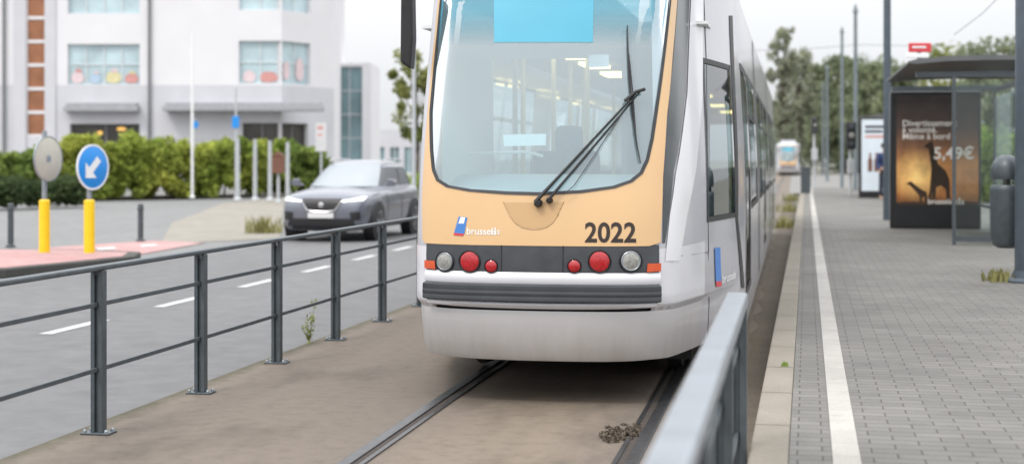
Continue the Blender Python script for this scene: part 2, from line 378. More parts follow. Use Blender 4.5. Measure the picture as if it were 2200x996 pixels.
tag(mb.build('pavement_kerb', M['kerb']), kind='structure')
mb = MB(); mb.box(-4.06, .0, -8, 230, -.2, 0); tag(mb.build('track_bed', M['trackbed']), kind='structure')
mb = MB(); mb.grid([[(-.36+.03*math.sin(y*4.1)+.02*math.sin(y*9), y, .003) for y in np.linspace(5,60,110)], [(.0, y, .003) for y in np.linspace(5,60,110)]])
tag(mb.build('dirt_strip', M['soil']), kind='structure')
for i in range(9):
    X = -6.62-.012*(2.55*i)-.13; Y = 10.75+2.55*i
    mb = MB(); mb.add([(-.065,-.62,0),(.065,-.62,0),(.065,.62,0),(-.065,.62,0)], [(0,1,2,3)])
    o = mb.build('lane_dash', M['roadpaint'], loc=(X, Y, -.046), rotz=.012); tag(o, kind='structure')
PR = -.0085; PO = (-.19, 6.17, 0)
def plat(name, x0, x1, y0, y1, z0, z1, m, bev=0):
    mb = MB(); mb.box(x0, x1, y0, y1, z0, z1)
    return tag(mb.build(name, m, loc=PO, rotz=PR, bevel=bev), kind='structure')
plat('kerb', 0, .168, -6, 62, -.1, .303, M['kerb'], .012)
plat('platform', .169, 7, -6, 62, -.1, .300, M['paver'])
mb = MB(); mb.add([(.35,-6,.304),(.465,-6,.304),(.465,62,.304),(.35,62,.304)], [(0,1,2,3)])
tag(mb.build('guide_line', M['paverline'], loc=PO, rotz=PR), kind='structure')
sheet('end_pavement', [(-.2,69),(9,69),(9,160),(-.2,160)], .004, M['pave'])
for sx, lab in ((-.72,'left'), (.72,'right')):
    cx = -1.535+sx
    t = thing('tram_rail', {'left':'worn grooved steel rail on the left, running under the tram nose','right':'worn grooved steel rail on the platform side of the track'}[lab], 'rail', (cx, 0, 0), 0)
    sgn = 1 if sx < 0 else -1
    mb = MB(); mb.box(-.034, .034, -4, 200, -.1, .012); mb.build('rail_head', M['rail'], t, bevel=.004)
    mb = MB(); mb.box(min(.034*sgn,.075*sgn), max(.034*sgn,.075*sgn), -4, 200, -.1, .004); mb.build('groove', M['rust'], t)
    mb = MB(); mb.box(min(.075*sgn,.1*sgn), max(.075*sgn,.1*sgn), -4, 200, -.1, .010); mb.build('guard_lip', M['rail'], t)

# ------------------------------------------------------------------ fences
def railing(root, ys, y0, y1, ztop, topw, toph, m, mtop, pw=.038):
    mb = MB(); mb.box(-topw/2, topw/2, y0, y1, ztop-toph, ztop); mb.build('top_rail', mtop, root, bevel=min(.012, toph*.3), smooth=True)
    for z in (.735, .366):
        mb = MB(); mb.box(-.008, .008, y0, y1, z-.013, z+.013); mb.build('middle_rail', m, root, bevel=.003)
    for y in ys:
        mb = MB()
        for s in (-1, 1): mb.box(*sorted((s*.0117, s*pw)), y-.03, y+.03, .012, ztop-toph-.001)
        mb.box(-.0118, .0118, y-.012, y+.012, .0122, ztop-toph-.03)
        p = mb.build('post', m, root, bevel=.003)
        mb = MB(); mb.box(-.085, .085, y-.06, y+.06, .001, .012)
        mb.build('base_plate', m, p, bevel=.003)
        for a in (-.065, .065):
            for b in (-.04, .04):
                mb = MB(); mb.lathe((a, y+b, .012), (0,0,1), [(.011,0),(.011,.01),(.006,.018)], 8); mb.build('bolt', M['galv'], p)
        for z in (.735, .366):
            mb = MB(); mb.lathe((.0, y-.03, z), (0,-1,0), [(.009,0),(.008,.006)], 8); mb.build('bolt', M['galv'], p)
FX = -3.89
t = thing('railing', 'dark grey metal railing with two thin bars between road and tram track', 'railing', (FX, 7.9, 0))
railing(t, [1.49*k for k in range(-1, 9)], -2.6, 12.1, .958, .066, .030, M['fence'], M['fence'], .036)
t = thing('railing', 'blurred grey railing end beside the platform kerb in the right foreground', 'railing', (-.242, 6.6, 0))
railing(t, [-.05, -1.55, -3.05], -4.9, .0, .978, .092, .060, M['fence'], M['bright_steel'], .043)

# ------------------------------------------------------------------ tram
HW = 1.205
HP = [(0,0),(.25,.008),(.5,.035),(.66,.08),(.77,.15),(.84,.26),(.90,.5),(.98,.9),(1.07,1.4),(1.155,2.0),(1.20,2.7),(HW,3.3)]
def cr(pts, n=10):
    out = []
    for i in range(len(pts)-1):
        p0 = np.array(pts[max(i-1,0)]) if i else np.array((-pts[1][0], pts[1][1])); p1 = np.array(pts[i]); p2 = np.array(pts[i+1]); p3 = np.array(pts[min(i+2,len(pts)-1)])
        for k in range(n):
            q = k/n; out.append(.5*((2*p1)+(-p0+p2)*q+(2*p0-5*p1+4*p2-p3)*q*q+(-p0+3*p1-3*p2+p3)*q**3))
    out.append(np.array(pts[-1])); return np.array(out)
PL = np.vstack([cr(HP), [(HW, 22.8)]]); PH = np.minimum(PL[:,0], HW); PS = PL[:,1]
PP = np.concatenate([[0], np.cumsum(np.hypot(np.diff(PH), np.diff(PS)))])
TX, TY = -1.575, 9.2
def p_of_s(s): return float(np.interp(s, PS, PP))
def p_of_h(h): return float(np.interp(h, PH[:60], PP[:60]))
def ss(x): x = min(1, max(0, x)); return x*x*(3-2*x)
def base(p, z):
    a = abs(p); h = float(np.interp(a, PP, PH)); s = float(np.interp(a, PP, PS)); w = max(0., 1-s/2.4)
    h *= 1-.06*ss((z-1.2)/1.75)
    y = s
    if z > .95: y += w*.29*min(1.3, (z-.95)/1.6)**1.6
    if z < .66:
        e = ss((.66-z)/.05); q = max(0, (.63-z)/.33); y += w*e*(.035+.05*q*q); h *= 1-e*(.030+.030*q)*w
    return Vector((h if p >= 0 else -h, y, z))
def shell(p, z, off=0):
    b = base(p, z)
    if off == 0: return b
    e = .012; tp = base(p+e, z)-base(p-e, z); zz = z if z > .68 or z < .58 else .70; tz = base(p, zz+e)-base(p, zz-e)
    return b+tp.cross(tz).normalized()*off
def PZ(px, py):
    lo, hi = -.86, 14.
    def ev(p):
        z = 1.2
        for _ in range(4):
            b = base(p, z); d = -(b.x+TX)*st+(b.y+TY)*ct; z = CH+(HY-py)*d/F
        b = base(p, z); return proj(b.x+TX, b.y+TY, z)[0], z
    for _ in range(36):
        m = (lo+hi)/2
        if ev(m)[0] < px: lo = m
        else: hi = m
    return lo, ev(lo)[1]
def patch(rows, off=.004, nx=8, nz=4):
    R2 = []
    for i in range(len(rows)-1):
        for k in range(nz):
            q = k/nz; R2.append([rows[i][j]*(1-q)+rows[i+1][j]*q for j in range(4)])
    R2.append(list(rows[-1])); mb = MB()
    return mb.grid([[shell(r[0]+(r[2]-r[0])*i/nx, r[1]+(r[3]-r[1])*i/nx, off) for i in range(nx+1)] for r in R2])
def prow(pa, pb): return (*PZ(*pa), *PZ(*pb))
tram = thing('tram', 'silver and beige articulated tram numbered 2022 stopped beside the platform', 'tram', (TX, TY, 0))
def T(mb, name, m, **k): return mb.build(name, m, k.pop('parent', tram), **k)
PF = p_of_h(.715)
WIN = [('cab',1.0,1.95,1.15,2.24),('door',2.8,4.0,.5,2.3),('win',4.3,6.6,1.15,2.3),('win',7.8,9.8,1.15,2.3),('door',10.1,11.4,.5,2.3),('win',11.7,14.2,1.15,2.3),('win',15.4,17.5,1.15,2.3),('door',17.8,19.1,.5,2.3),('win',19.4,21.8,1.15,2.3)]
pe = sorted(set([PF]+[p_of_s(s) for s in (.12,.16,.2,.26,.32,.4,.5,.62,.75,.88,1.15,1.35,1.55,1.75,2.1,2.3,2.5,2.65,7,7.5,14.6,15.1,22.8)]+[p_of_s(w[i]) for w in WIN for i in (1,2)]))
pe = [p for p in pe if p >= PF]
ze = [.25,.36,.45,.5,.56,.61,.64,.66,.75,.84,1.02,1.15,1.4,1.65,1.9,2.1,2.24,2.3,2.5,2.7,2.86]
mb = MB()
for sg in (-1, 1):
    n0 = len(mb.v); mb.v += [tuple(shell(sg*p, (.25 if p > p_of_s(1.2) else .30) if j == 0 else z)) for j, z in enumerate(ze) for p in pe]; nx = len(pe)
    for j in range(len(ze)-1):
        for i in range(nx-1):
            pm = (pe[i]+pe[i+1])/2; zm = (ze[j]+ze[j+1])/2
            if any(p_of_s(w[1]) < pm < p_of_s(w[2]) and w[3] < zm < w[4] for w in WIN): continue
            mb.f.append(tuple(n0+k for k in (j*nx+i, j*nx+i+1, (j+1)*nx+i+1, (j+1)*nx+i))); mb.m.append(0)
mb.add([(-HW,22.8,.25),(HW,22.8,.25),(HW,22.8,1.1),(-HW,22.8,1.1)], [(0,1,2,3)])
mb.add([(-1.15,22.8,2.3),(1.15,22.8,2.3),(1.1,22.8,2.86),(-1.1,22.8,2.86)], [(0,1,2,3)])
T(mb, 'body', M['silver'], smooth=True, recalc=False)
allp = [-p for p in reversed(pe)]+list(np.linspace(-PF+.06, PF-.06, 13))+pe
rows = []
for z, ins in ((2.85,0),(2.93,.02),(3.02,.07),(3.10,.18),(3.17,.42),(3.22,.9)):
    r = []
    for p in allp:
        b = base(p, min(z, 2.95)); s = float(np.interp(abs(p), PP, PS)); w = max(0, 1-s/2.4)
        h = b.x-math.copysign(min(ins, abs(b.x)), b.x); r.append((h, b.y+ins*w, z))
    rows.append(r)
mb = MB(); mb.grid(rows)
T(mb, 'roof', M['roofgrey'], smooth=True)
for s0, s1 in ((3,5.5),(8.5,12.5),(16,19)):
    mb = MB(); mb.box(-.7, .7, s0, s1, 3.15, 3.42); T(mb, 'roof_equipment_box', M['roofgrey'], bevel=.04)
def addp(mb, q): n = len(mb.v); mb.v += q.v; mb.f += [tuple(i+n for i in f) for f in q.f]; mb.m += q.m
for kind, s0, s1, z0, z1 in WIN:
    fw = .018 if kind == 'cab' else .03
    for sg in (-1, 1):
        a, b = sg*p_of_s(s0), sg*p_of_s(s1)
        nx = 10 if s0 < 3 else 4
        mb = MB()
        for zc in (z0, z1): addp(mb, patch([(a,zc-fw,b,zc-fw),(a,zc+fw,b,zc+fw)], .004, nx, 1))
        ed = [a, b]
        if kind == 'door': ed.append((a+b)/2)
        for pc in ed: addp(mb, patch([(pc-fw,z0-fw,pc+fw,z0-fw),(pc-fw,z1+fw,pc+fw,z1+fw)], .005, 1, 6))
        if kind == 'win': addp(mb, patch([(a,1.92,b,1.92),(a,1.96,b,1.96)], .0045, nx, 1))
        fr = T(mb, {'cab':'cab_side_window','door':'door','win':'side_window'}[kind], M['black'], recalc=False)
        T(patch([(a,z0,b,z0),(a,z1,b,z1)], -.006, nx, 4), 'pane', M['side_glass'], parent=fr, recalc=False, smooth=True)
for s0 in (7.0, 14.6):
    for sg in (-1, 1):
        mb = MB()
        for k in range(5):
            a, b = sg*p_of_s(s0+.1*k), sg*p_of_s(s0+.1*k+.055); addp(mb, patch([(a,.35,b,.35),(a,2.84,b,2.84)], .006, 1, 8))
        T(mb, 'articulation_bellows', M['bumper'])
def band(z0, z1, off0, off1, pm, n=28, nz=2):
    mb = MB(); rows = []
    for k in range(nz+1):
        q = k/nz; z = z0+(z1-z0)*q
        rows.append([shell(-pm+2*pm*i/n, z, off0+(off1-off0)*q) for i in range(n+1)])
    return mb.grid(rows)
PM = PF+.015; PW = p_of_s(.915)
mb = MB(); pw = sorted(set(list(np.linspace(-PM, PM, 27))+[sg*p for sg in (-1,1) for p in np.linspace(PM, PW, 12)]))
zs = [(.30,.002),(.33,.008),(.42,.009),(.52,.008),(.60,.006),(.61,.003)]
mb.grid([[shell(p, z-.012*(1-min(1, abs(p)/PM)**4)*(1 if z < .4 else .3), .003+(o-.003)*min(1, max(.15, (PW-abs(p))/(PW-PM)))) for p in pw] for z, o in zs])
T(mb, 'front_skirt', M['skirt'], smooth=True)
for sg in (-1, 1):
    pa = p_of_h(.735)
    T(patch([(sg*pa,.612,sg*PW,.612),(sg*pa,.66,sg*PW,.66),(sg*pa,.84,sg*PW,.84),(sg*pa,1.0,sg*PW,1.01)], .0035, 10, 3), 'corner_panel', M['white_silver'], smooth=True)
T(band(.58, .655, -.03, -.03, PM), 'bumper_gap', M['black'])
mb = MB(); mb.grid([[shell(-PM+2*PM*i/30, z+.012*(abs(-1+2*i/30))**2-.006, o) for i in range(31)] for z, o in ((.626,.012),(.636,.030),(.655,.026),(.667,.008))])
T(mb, 'bumper_lip', M['white_silver'], smooth=True)
PB = p_of_h(.742)
prof = [(.664,.0),(.668,.028),(.675,.041),(.694,.042),(.699,.0402),(.706,.0402),(.710,.043),(.728,.043),(.732,.041),(.740,.041),(.744,.042),(.768,.040),(.776,.026),(.780,.0)]
rws = [[shell(-PB, z, -.01)]+[shell(-PB+2*PB*i/30, z, o) for i in range(31)]+[shell(PB, z, -.01)] for z, o in prof]
mb = MB(); mb.grid(rws); T(mb, 'bumper', M['bumper'], smooth=True)
mb = MB(); mb.grid([[shell(-PM-.03+2*(PM+.03)*i/30, z, o) for i in range(31)] for z, o in ((.775,.006),(.79,.014),(.83,.014),(.852,.004))]); T(mb, 'front_band', M['white_silver'], smooth=True)
LPn = p_of_h(.745)
mb = MB(); mb.grid([[shell(-LPn+2*LPn*i/30, z, o) for i in range(31)] for z, o in ((.848,.0),(.856,.007),(.95,.008),(1.022,.006),(1.026,.0))]); T(mb, 'lamp_panel', M['panel'], smooth=True)
for px in (1078, 1210):
    p, z = PZ(px, 560); T(patch([(p-.003,.86,p+.003,.86),(p-.003,1.02,p+.003,1.02)], .0095, 1, 2), 'panel_seam', M['black'])
IN_R = [PZ(*q) for q in ((1250,414),(1320,404),(1357,391),(1379,373),(1392,345),(1402,300),(1412,230),(1424,140),(1434,50),(1441,-20))]
OUT_R = [PZ(*q) for q in ((1300,529),(1395,528),(1418,520),(1421,450),(1423,380),(1431,250),(1443,120),(1453,0))]
pb = PZ(1169, 419)[1]; pLo = p_of_h(.79)
IN_L = [PZ(*q) for q in ((1090,417),(1010,411),(962,402),(940,388),(931,365),(927,320),(926,240),(928,130),(931,40),(934,-20))]
IN_L = [(max(p, -pLo+.035), z) for p, z in IN_L]
inn = [(0., pb)]+IN_R+[(IN_R[-1][0]-.02, 2.74), (IN_R[-1][0]-.10, 2.79), (.3, 2.80), (0, 2.80), (-.3, 2.80), (IN_L[-1][0]+.10, 2.79), (IN_L[-1][0]+.02, 2.74)]+IN_L[::-1]
out_ = [(0., OUT_R[0][1])]+OUT_R+[(OUT_R[-1][0]+.01, 2.88), (.3, 2.89), (0, 2.89), (-.3, 2.89), (-pLo, 2.88), (-pLo, 1.9), (-pLo, 1.3), (-pLo+.02, OUT_R[2][1]), (-pLo+.05, OUT_R[1][1]), (-OUT_R[0][0], OUT_R[0][1])]
C0 = (0., 1.95)
def rayhit(poly, a):
    dx, dz = math.cos(a), math.sin(a); best = None
    for i in range(len(poly)):
        x1, z1 = poly[i]; x2, z2 = poly[(i+1) % len(poly)]
        x1 -= C0[0]; x2 -= C0[0]; z1 -= C0[1]; z2 -= C0[1]
        ex, ez = x2-x1, z2-z1; den = dx*ez-dz*ex
        if abs(den) < 1e-12: continue
        tt = (x1*ez-z1*ex)/den; u = (x1*dz-z1*dx)/den
        if tt > 0 and -1e-6 <= u <= 1+1e-6: best = tt if best is None else max(best, tt)
    return best
angs = sorted(set([2*math.pi*k/120 for k in range(120)]+[math.atan2(z-C0[1], p-C0[0]) % (2*math.pi) for p, z in out_+inn]))
ri = [rayhit(inn, a) for a in angs]; ro = [rayhit(out_, a) for a in angs]
def ring(f0, f1, o0, o1, n):
    mb = MB(); rows = []
    for k in range(n+1):
        q = k/n; row = []
        for i in list(range(len(angs)))+[0]:
            r = f0(i)*(1-q)+f1(i)*q; row.append(shell(C0[0]+math.cos(angs[i])*r, C0[1]+math.sin(angs[i])*r, o0*(1-q)+o1*q))
        rows.append(row)
    return mb.grid(rows)
T(ring(lambda i: ri[i], lambda i: ro[i], .008, .008, 6), 'front_mask', M['gold'], smooth=True, recalc=False)
T(ring(lambda i: ro[i]-.001, lambda i: ro[i]+.006, .0085, -.004, 1), 'mask_edge', M['gold'])
T(ring(lambda i: .0008, lambda i: ri[i], .004, .004, 14), 'windscreen', M['wind'], smooth=True, recalc=False)
T(ring(lambda i: ri[i]-.018, lambda i: ri[i]+.003, .008, .012, 2), 'windscreen_seal', M['rubber'], smooth=True)
rw = []
for py in (-40, 0, 40, 75, 100):
    Rr = PZ({-40:1436,0:1434,40:1430,75:1426,100:1424}[py], py); L = PZ(937, py); rw.append((max(L[0], -pLo+.045), L[1], Rr[0]*.985, Rr[1]))
zb0 = PZ(1169, 98)[1]; zb1 = PZ(1169, 20)[1]
T(patch(rw, .0055, 14, 4), 'sun_band', fadefilm('blue_sun_band', (.10,.34,.45), zb0, zb1, .68), recalc=False, smooth=True)
T(patch([prow((1062,-40),(1276,-40)), prow((1062,92),(1274,92))], .0068, 8, 3), 'destination_blind', M['cyan'], smooth=True)
T(patch([prow((1079,288),(1172,286)), prow((1081,313),(1172,311))], -.02, 3, 2), 'paper_notice', M['paper'])
T(patch([prow((1262,102),(1308,101)), prow((1262,130),(1308,129))], -.15, 2, 2), 'cab_screen', M['paper'])
def gl(pts, w, off):
    mb = MB(); qs = [PZ(*p) for p in pts]; mb.tube([shell(p, z, off) for p, z in qs], w, 6); return mb
T(gl([(1082,433),(1090,450),(1098,466),(1108,479),(1122,488),(1140,492),(1158,492),(1174,488),(1188,478),(1198,464),(1205,448),(1212,433)], .004, .008), 'wiper_recess_edge', mat('gold_shade', (.46,.29,.145), .5), smooth=True)  # darker gold line paints the shaded rim of the recess
T(patch([prow((1085,435),(1210,435)), prow((1091,449),(1204,449)), prow((1099,465),(1197,465)), prow((1109,478),(1187,478)), prow((1123,487),(1173,487)), prow((1141,490),(1157,490))], .0095, 8, 2), 'wiper_recess_shade', mat('gold_recess_shade', (.53,.34,.17), .45, 0, .04, 3), smooth=True)  # no hollow here: recess shade painted as a darker gold patch
P0 = [shell(*PZ(*q), .05) for q in ((1152,436),(1182,429),(1362,206),(1374,198))]
mb = MB(); mb.lathe(shell(*PZ(1158,436), .0), (0,-1,0), [(.026,0),(.026,.045),(.016,.06)], 12); mb.lathe(shell(*PZ(1182,430), .0), (0,-1,0), [(.020,0),(.020,.04),(.011,.055)], 12)
mb.tube([P0[0], P0[0]*.75+P0[2]*.25, P0[2]], [.013,.009,.006], 8); mb.tube([P0[1], P0[1]*.7+P0[3]*.3, P0[3]], [.010,.007,.005], 8)
wip = T(mb, 'wiper', M['black'], smooth=True)
mb = MB(); mb.tube([shell(*PZ(*q), .05) for q in ((1212,420),(1235,400),(1290,318),(1330,255),(1352,222))], .003, 6); mb.tube([shell(*PZ(*q), .062) for q in ((1340,222),(1362,203),(1380,197))], .011, 8)
T(mb, 'linkage', M['black'], parent=wip, smooth=True)
mb = MB()
bp = [shell(*PZ(*q), .026) for q in ((1347,58),(1348,110),(1351,170),(1357,240),(1366,310),(1374,352))]
mb.tube(bp, [.004,.006,.008,.008,.006,.004], 6); mb.tube([shell(*PZ(*q), .042) for q in ((1349,120),(1357,200),(1363,290))], .005, 6)
T(mb, 'blade', M['rubber'], parent=wip)
def lamp(px, py, r, name, m):
    p, z = PZ(px, py); c = shell(p, z, .004); n = (shell(p, z, .05)-shell(p, z, .01)).normalized()
    mb = MB(); mb.lathe(c, n, [(r*1.16,-.01),(r*1.16,.007),(r*1.08,.013),(r*1.0,.006)], 28); b = T(mb, name, M['black'], smooth=True)
    mb = MB(); mb.lathe(c, n, [(r*1.0,.003),(r*.96,.008),(r*.7,.014),(r*.35,.017),(r*.05,.018)], 28); T(mb, 'lens', m, parent=b, smooth=True)
    if m is M['clear_lamp']:
        mb = MB(); mb.lathe(c, n, [(r*.98,.0095),(r*.90,.0135),(r*.86,.0115)], 28); T(mb, 'reflector_ring', M['galv'], parent=b, smooth=True)
for px, py, r, nm, m in ((957,561,.060,'headlight','clear_lamp'),(1010,561,.064,'tail_light','red_lamp'),(1056,571,.039,'fog_light','red_lamp'),(1234,571,.039,'fog_light','red_lamp'),(1288,561,.064,'tail_light','red_lamp'),(1355,560,.064,'headlight','clear_lamp')):
    lamp(px, py, r, nm, M[m])
pm, zm = PZ(1404, 574)
for sg in (1, -1):
    mb = patch([(sg*(pm-.05),zm-.028,sg*(pm+.045),zm-.024),(sg*(pm-.045),zm+.026,sg*(pm+.045),zm+.026)], .016, 4, 2)
    T(mb, 'side_marker', M['orange_lamp'])
def front_text(body, size, px, py, m, name, bold=0, off=.0105, spacing=1.0, sx=1.0):
    vs, fs = text(body, size, bold, 'LEFT', spacing); p0, z0 = PZ(px, py)
    mb = MB(); mb.add([shell(p0+x*sx, z0+y, off) for x, y, _ in vs], fs); return T(mb, name, m, recalc=False)
front_text('2022', .170, 1256, 519, M['ink'], 'fleet_number', .004, .0105, 1.02, .93)
front_text('brussels', .062, 1003, 503, M['white'], 'brand_lettering', .0006, .0105, 1.0)
for i, (a, b) in enumerate(((1058,501),(1058,496),(1065,501),(1065,496),(1065,491),(1072,501),(1072,496))):
    p, z = PZ(a, b); T(patch([(p-.006,z-.005,p+.006,z-.005),(p-.006,z+.005,p+.006,z+.005)], .0105, 1, 1), 'brand_dot', M['white'])
T(patch([prow((977,500),(999,502)), prow((987,465),(1005,467))], .0105, 2, 2), 'operator_logo', M['blue'])
T(patch([prow((976,505),(996,507)), prow((977,500),(998,502))], .0105, 2, 1), 'operator_logo_stripe', M['red'])
T(patch([prow((986,480),(998,480)), prow((991,466),(1001,467))], .0115, 1, 1), 'operator_logo_mark', M['white'])
T(patch([prow((1423,522),(1428,522)), prow((1425,380),(1446,372)), prow((1437,200),(1472,200)), prow((1455,0),(1480,0)), prow((1462,-60),(1486,-60))], .0045, 4, 4), 'quarter_window', M['quarter'], smooth=True)
M['pillar'] = mat('pillar_highlight_paint', (.80,.80,.84), .22, .15, .03, 2, 0, .7)  # near-white colour paints the bevel highlight onto the silver pillar
T(patch([prow((1428,560),(1458,560)), prow((1438,460),(1476,455)), prow((1450,374),(1494,365)), prow((1475,200),(1508,200)), prow((1483,0),(1510,0)), prow((1489,-60),(1511,-60))], .006, 5, 4), 'corner_pillar', M['pillar'], smooth=True)
for a in [[(1462,549),(1490,546),(1521,541)], [(1522,541),(1520,420),(1519,300),(1517,130),(1512,0)], [(1521,541),(1523,650),(1519,740)]]:
    T(gl(a, .0025, .002), 'panel_gap', M['black'])
T(patch([(*PZ(1566,34), *PZ(1573,34)), (*PZ(1580,470), *PZ(1585,470)), (*PZ(1592,618), *PZ(1599,618))], .004, 1, 6), 'door_edge_seal', M['black'])
T(patch([prow((1536,604),(1548,603)), prow((1534,532),(1546,531))], .006, 1, 2), 'side_logo', M['blue'])
T(patch([prow((1538,616),(1549,614)), prow((1536,604),(1548,603))], .006, 1, 1), 'side_logo_stripe', M['red'])
vs, fs = text('brussels', .085, .001, 'LEFT'); p0, z0 = PZ(1550, 608); mb = MB(); mb.add([shell(p0+x*1.9, z0+y, .006) for x, y, _ in vs], fs); T(mb, 'side_lettering', M['white'], recalc=False)
mb = MB(); mb.tube([shell(-p_of_h(.80), 2.72, -.02), (-.93,.36,2.74), (-.955,.34,2.66)], .015, 8); T(mb, 'mirror_arm', M['black'], smooth=True)
mb = MB(); cx = -.93
mb.prism([(-.040,2.20),(.030,2.15),(.045,2.35),(.040,2.66),(.0,2.72),(-.035,2.68)], lambda x, z, d: (cx+x, .34+d, z), -.05, .07); T(mb, 'mirror', M['black'], bevel=.015)
# interior
mb = MB(); mb.box(-.70, .70, .35, 1.2, .311, .349); mb.box(-.88, .88, 1.201, 22.6, .31, .35); T(mb, 'cabin_floor', M['panel'])
mb = MB(); mb.box(-1.0, 1.0, 1.0, 22.6, 2.48, 2.5); T(mb, 'cabin_ceiling', M['interior'])
for s0 in (2.0, 3.4, 4.8, 6.4, 9, 12, 16, 19.5):
    for h in (-.32, .30):
        mb = MB(); mb.box(h-.11, h+.11, s0, s0+.7, 2.455, 2.478); T(mb, 'ceiling_light', M['lit'])
n = 24; PD = PF-.03
front = [base(-PD+2*PD*i/n, 1.3) for i in range(n+1)]
mb = MB(); mb.grid([[(v.x*.97, v.y+.04, 1.05) for v in front], [(v.x*.97, v.y+.04, 1.30) for v in front], [(v.x*.97, v.y*.5+.30, 1.36) for v in front], [(v.x*.97, .62, 1.44) for v in front], [(v.x*.95, .78, 1.46) for v in front], [(v.x*.95, .85, 1.25) for v in front], [(v.x*.95, .9, .5) for v in front]])
T(mb, 'dashboard', M['dash'], smooth=True)
mb = MB(); mb.tube([(-.62,.80,1.60),(-.2,.78,1.61),(-.1,.8,1.58)], .012, 6); T(mb, 'dash_rail', M['interior'])
mb = MB(); mb.box(-.26,.22,1.28,1.38,1.0,1.62); mb.box(-.10,.10,1.29,1.37,1.60,1.80); T(mb, 'driver_seat', M['seat'], bevel=.04)
mb = MB(); mb.box(.42,.98,1.62,1.66,.35,2.47); mb.box(.38,.421,1.3,1.66,.35,2.47); T(mb, 'cab_partition', mat('cab_partition_grey', (.30,.38,.42), .5))
mb = MB(); mb.box(-1.0,-.62,1.62,1.66,.35,2.47); mb.box(-.619,.379,1.62,1.66,2.3,2.47); mb.box(-.619,.379,1.62,1.66,.35,1.1); T(mb, 'cab_bulkhead', M['interior'])
for h, s in ((-.50,1.9),(-.30,2.5),(-.62,2.9),(-.18,3.6),(-.45,4.4),(.3,4.6),(-.55,6.0),(.45,6.4),(-.5,8.2),(.5,9.4),(-.4,12.0)):
    mb = MB(); mb.tube([(h,s,.35),(h,s,2.48)], .02, 8); T(mb, 'grab_pole', M['cream'], smooth=True)
for s in (4.9, 5.9, 8.3, 9.3, 12.2, 13.2, 16, 17):
    for h in (-.72, .72):
        mb = MB(); mb.box(h-.3,h+.3,s,s+.42,.72,.80); mb.box(h-.3,h+.3,s+.40,s+.46,.801,1.42); mb.box(h-.15,h+.15,s+.1,s+.3,.35,.719); T(mb, 'passenger_seat', M['seat'], bevel=.03)
for s0 in (1.6, 6.6, 14.4, 19.4):
    mb = MB(); mb.box(-.85,.85,s0,s0+1.9,.12,.28); b = T(mb, 'bogie', M['black'])
    for h in (-.72,.72):
        for y in (s0+.3, s0+1.6):
            mb = MB(); mb.lathe((h-.05,y,.28), (1,0,0), [(.26,0),(.27,.03),(.25,.1)], 24); T(mb, 'wheel', M['rail'], parent=b, smooth=True)
mb = MB(); mb.box(-.66,.66,.35,1.5,.285,.305); mb.box(-.86,.86,1.501,22.5,.285,.305); T(mb, 'underframe', M['black'])
farpos = at(1693, 142)
dup(tram, (farpos[0], farpos[1], 0), None, 'small distant tram facing the camera far down the line', None, skip=('fleet_number','brand_lettering','brand_dot','side_lettering','grab_pole','passenger_seat'))

# ------------------------------------------------------------------ car
car = thing('car', 'grey blue compact suv with lit headlights driving behind the railing', 'car', (-9.02, 27.75, -.05), R(-1.0))
ST = [(0.0,.64,.30,.62,.70),(.04,.76,.24,.78,.83),(.14,.83,.20,.87,.93),(.35,.88,.20,.92,1.0),(.7,.905,.20,.95,1.05),(1.1,.915,.20,.98,1.08),(1.6,.915,.20,1.0,1.08),(2.6,.915,.20,1.02,1.08),(3.5,.91,.20,1.05,1.09),(4.0,.87,.24,1.06,1.09),(4.28,.80,.32,1.02,1.06),(4.4,.66,.42,.95,1.0)]
mb = MB(); rows = []
for y, w, zb, zs_, zt in ST:
    half = [(0,zb),(w*.86,zb),(w*.97,zb+.10),(w,zb+(zs_-zb)*.5),(w*.975,zs_-.07),(w*.90,zs_),(w*.5,zt-.012),(0,zt)]
    rows.append([(x, y, z) for x, z in half+[(-x, z) for x, z in reversed(half[1:-1])]])
nl = len(rows[0])
mb.v = [p for r in rows for p in r]
for j in range(len(rows)-1):
    for i in range(nl): mb.f.append((j*nl+i, j*nl+(i+1)%nl, (j+1)*nl+(i+1)%nl, (j+1)*nl+i)); mb.m.append(0)
mb.f.append(tuple(range(nl-1,-1,-1))); mb.f.append(tuple((len(rows)-1)*nl+i for i in range(nl))); mb.m += [0,0]
body = mb.build('body', M['carpaint'], car, smooth=True, subsurf=2)
bpy.context.view_layer.update()
ev = body.evaluated_get(bpy.context.evaluated_depsgraph_get()); bme = ev.to_mesh()
bvh = BVHTree.FromPolygons([v.co.copy() for v in bme.vertices], [tuple(p.vertices) for p in bme.polygons]); ev.to_mesh_clear()
def onfront(x, z, off=.008):
    h = bvh.ray_cast(Vector((x,-2,z)), Vector((0,1,0)))[0]; y = h.y if h else .25
    return (x, y-off, z)
def onside(y, z, sg=1, off=.006):
    h = bvh.ray_cast(Vector((sg*3,y,z)), Vector((-sg,0,0)))[0]; x = h.x if h else sg*.9
    return (x+sg*off, y, z)
def fpatch(rows, off, n=10, nz=4):
    m_ = MB(); o = []
    for i in range(len(rows)-1):
        for k in range(nz):
            q = k/nz; o.append([rows[i][j]*(1-q)+rows[i+1][j]*q for j in range(4)])
    o.append(rows[-1]); return m_.grid([[onfront(r[0]+(r[2]-r[0])*i/n, r[1]+(r[3]-r[1])*i/n, off) for i in range(n+1)] for r in o])
LV = [(.94,.80,4.30,.87),(1.06,1.02,4.24,.835),(1.3,1.48,4.10,.745),(1.46,1.86,3.92,.665),(1.54,2.12,3.74,.58),(1.59,2.4,3.5,.45),(1.605,2.7,3.25,.2)]
lz = [l[0] for l in LV]; NS = 3.2
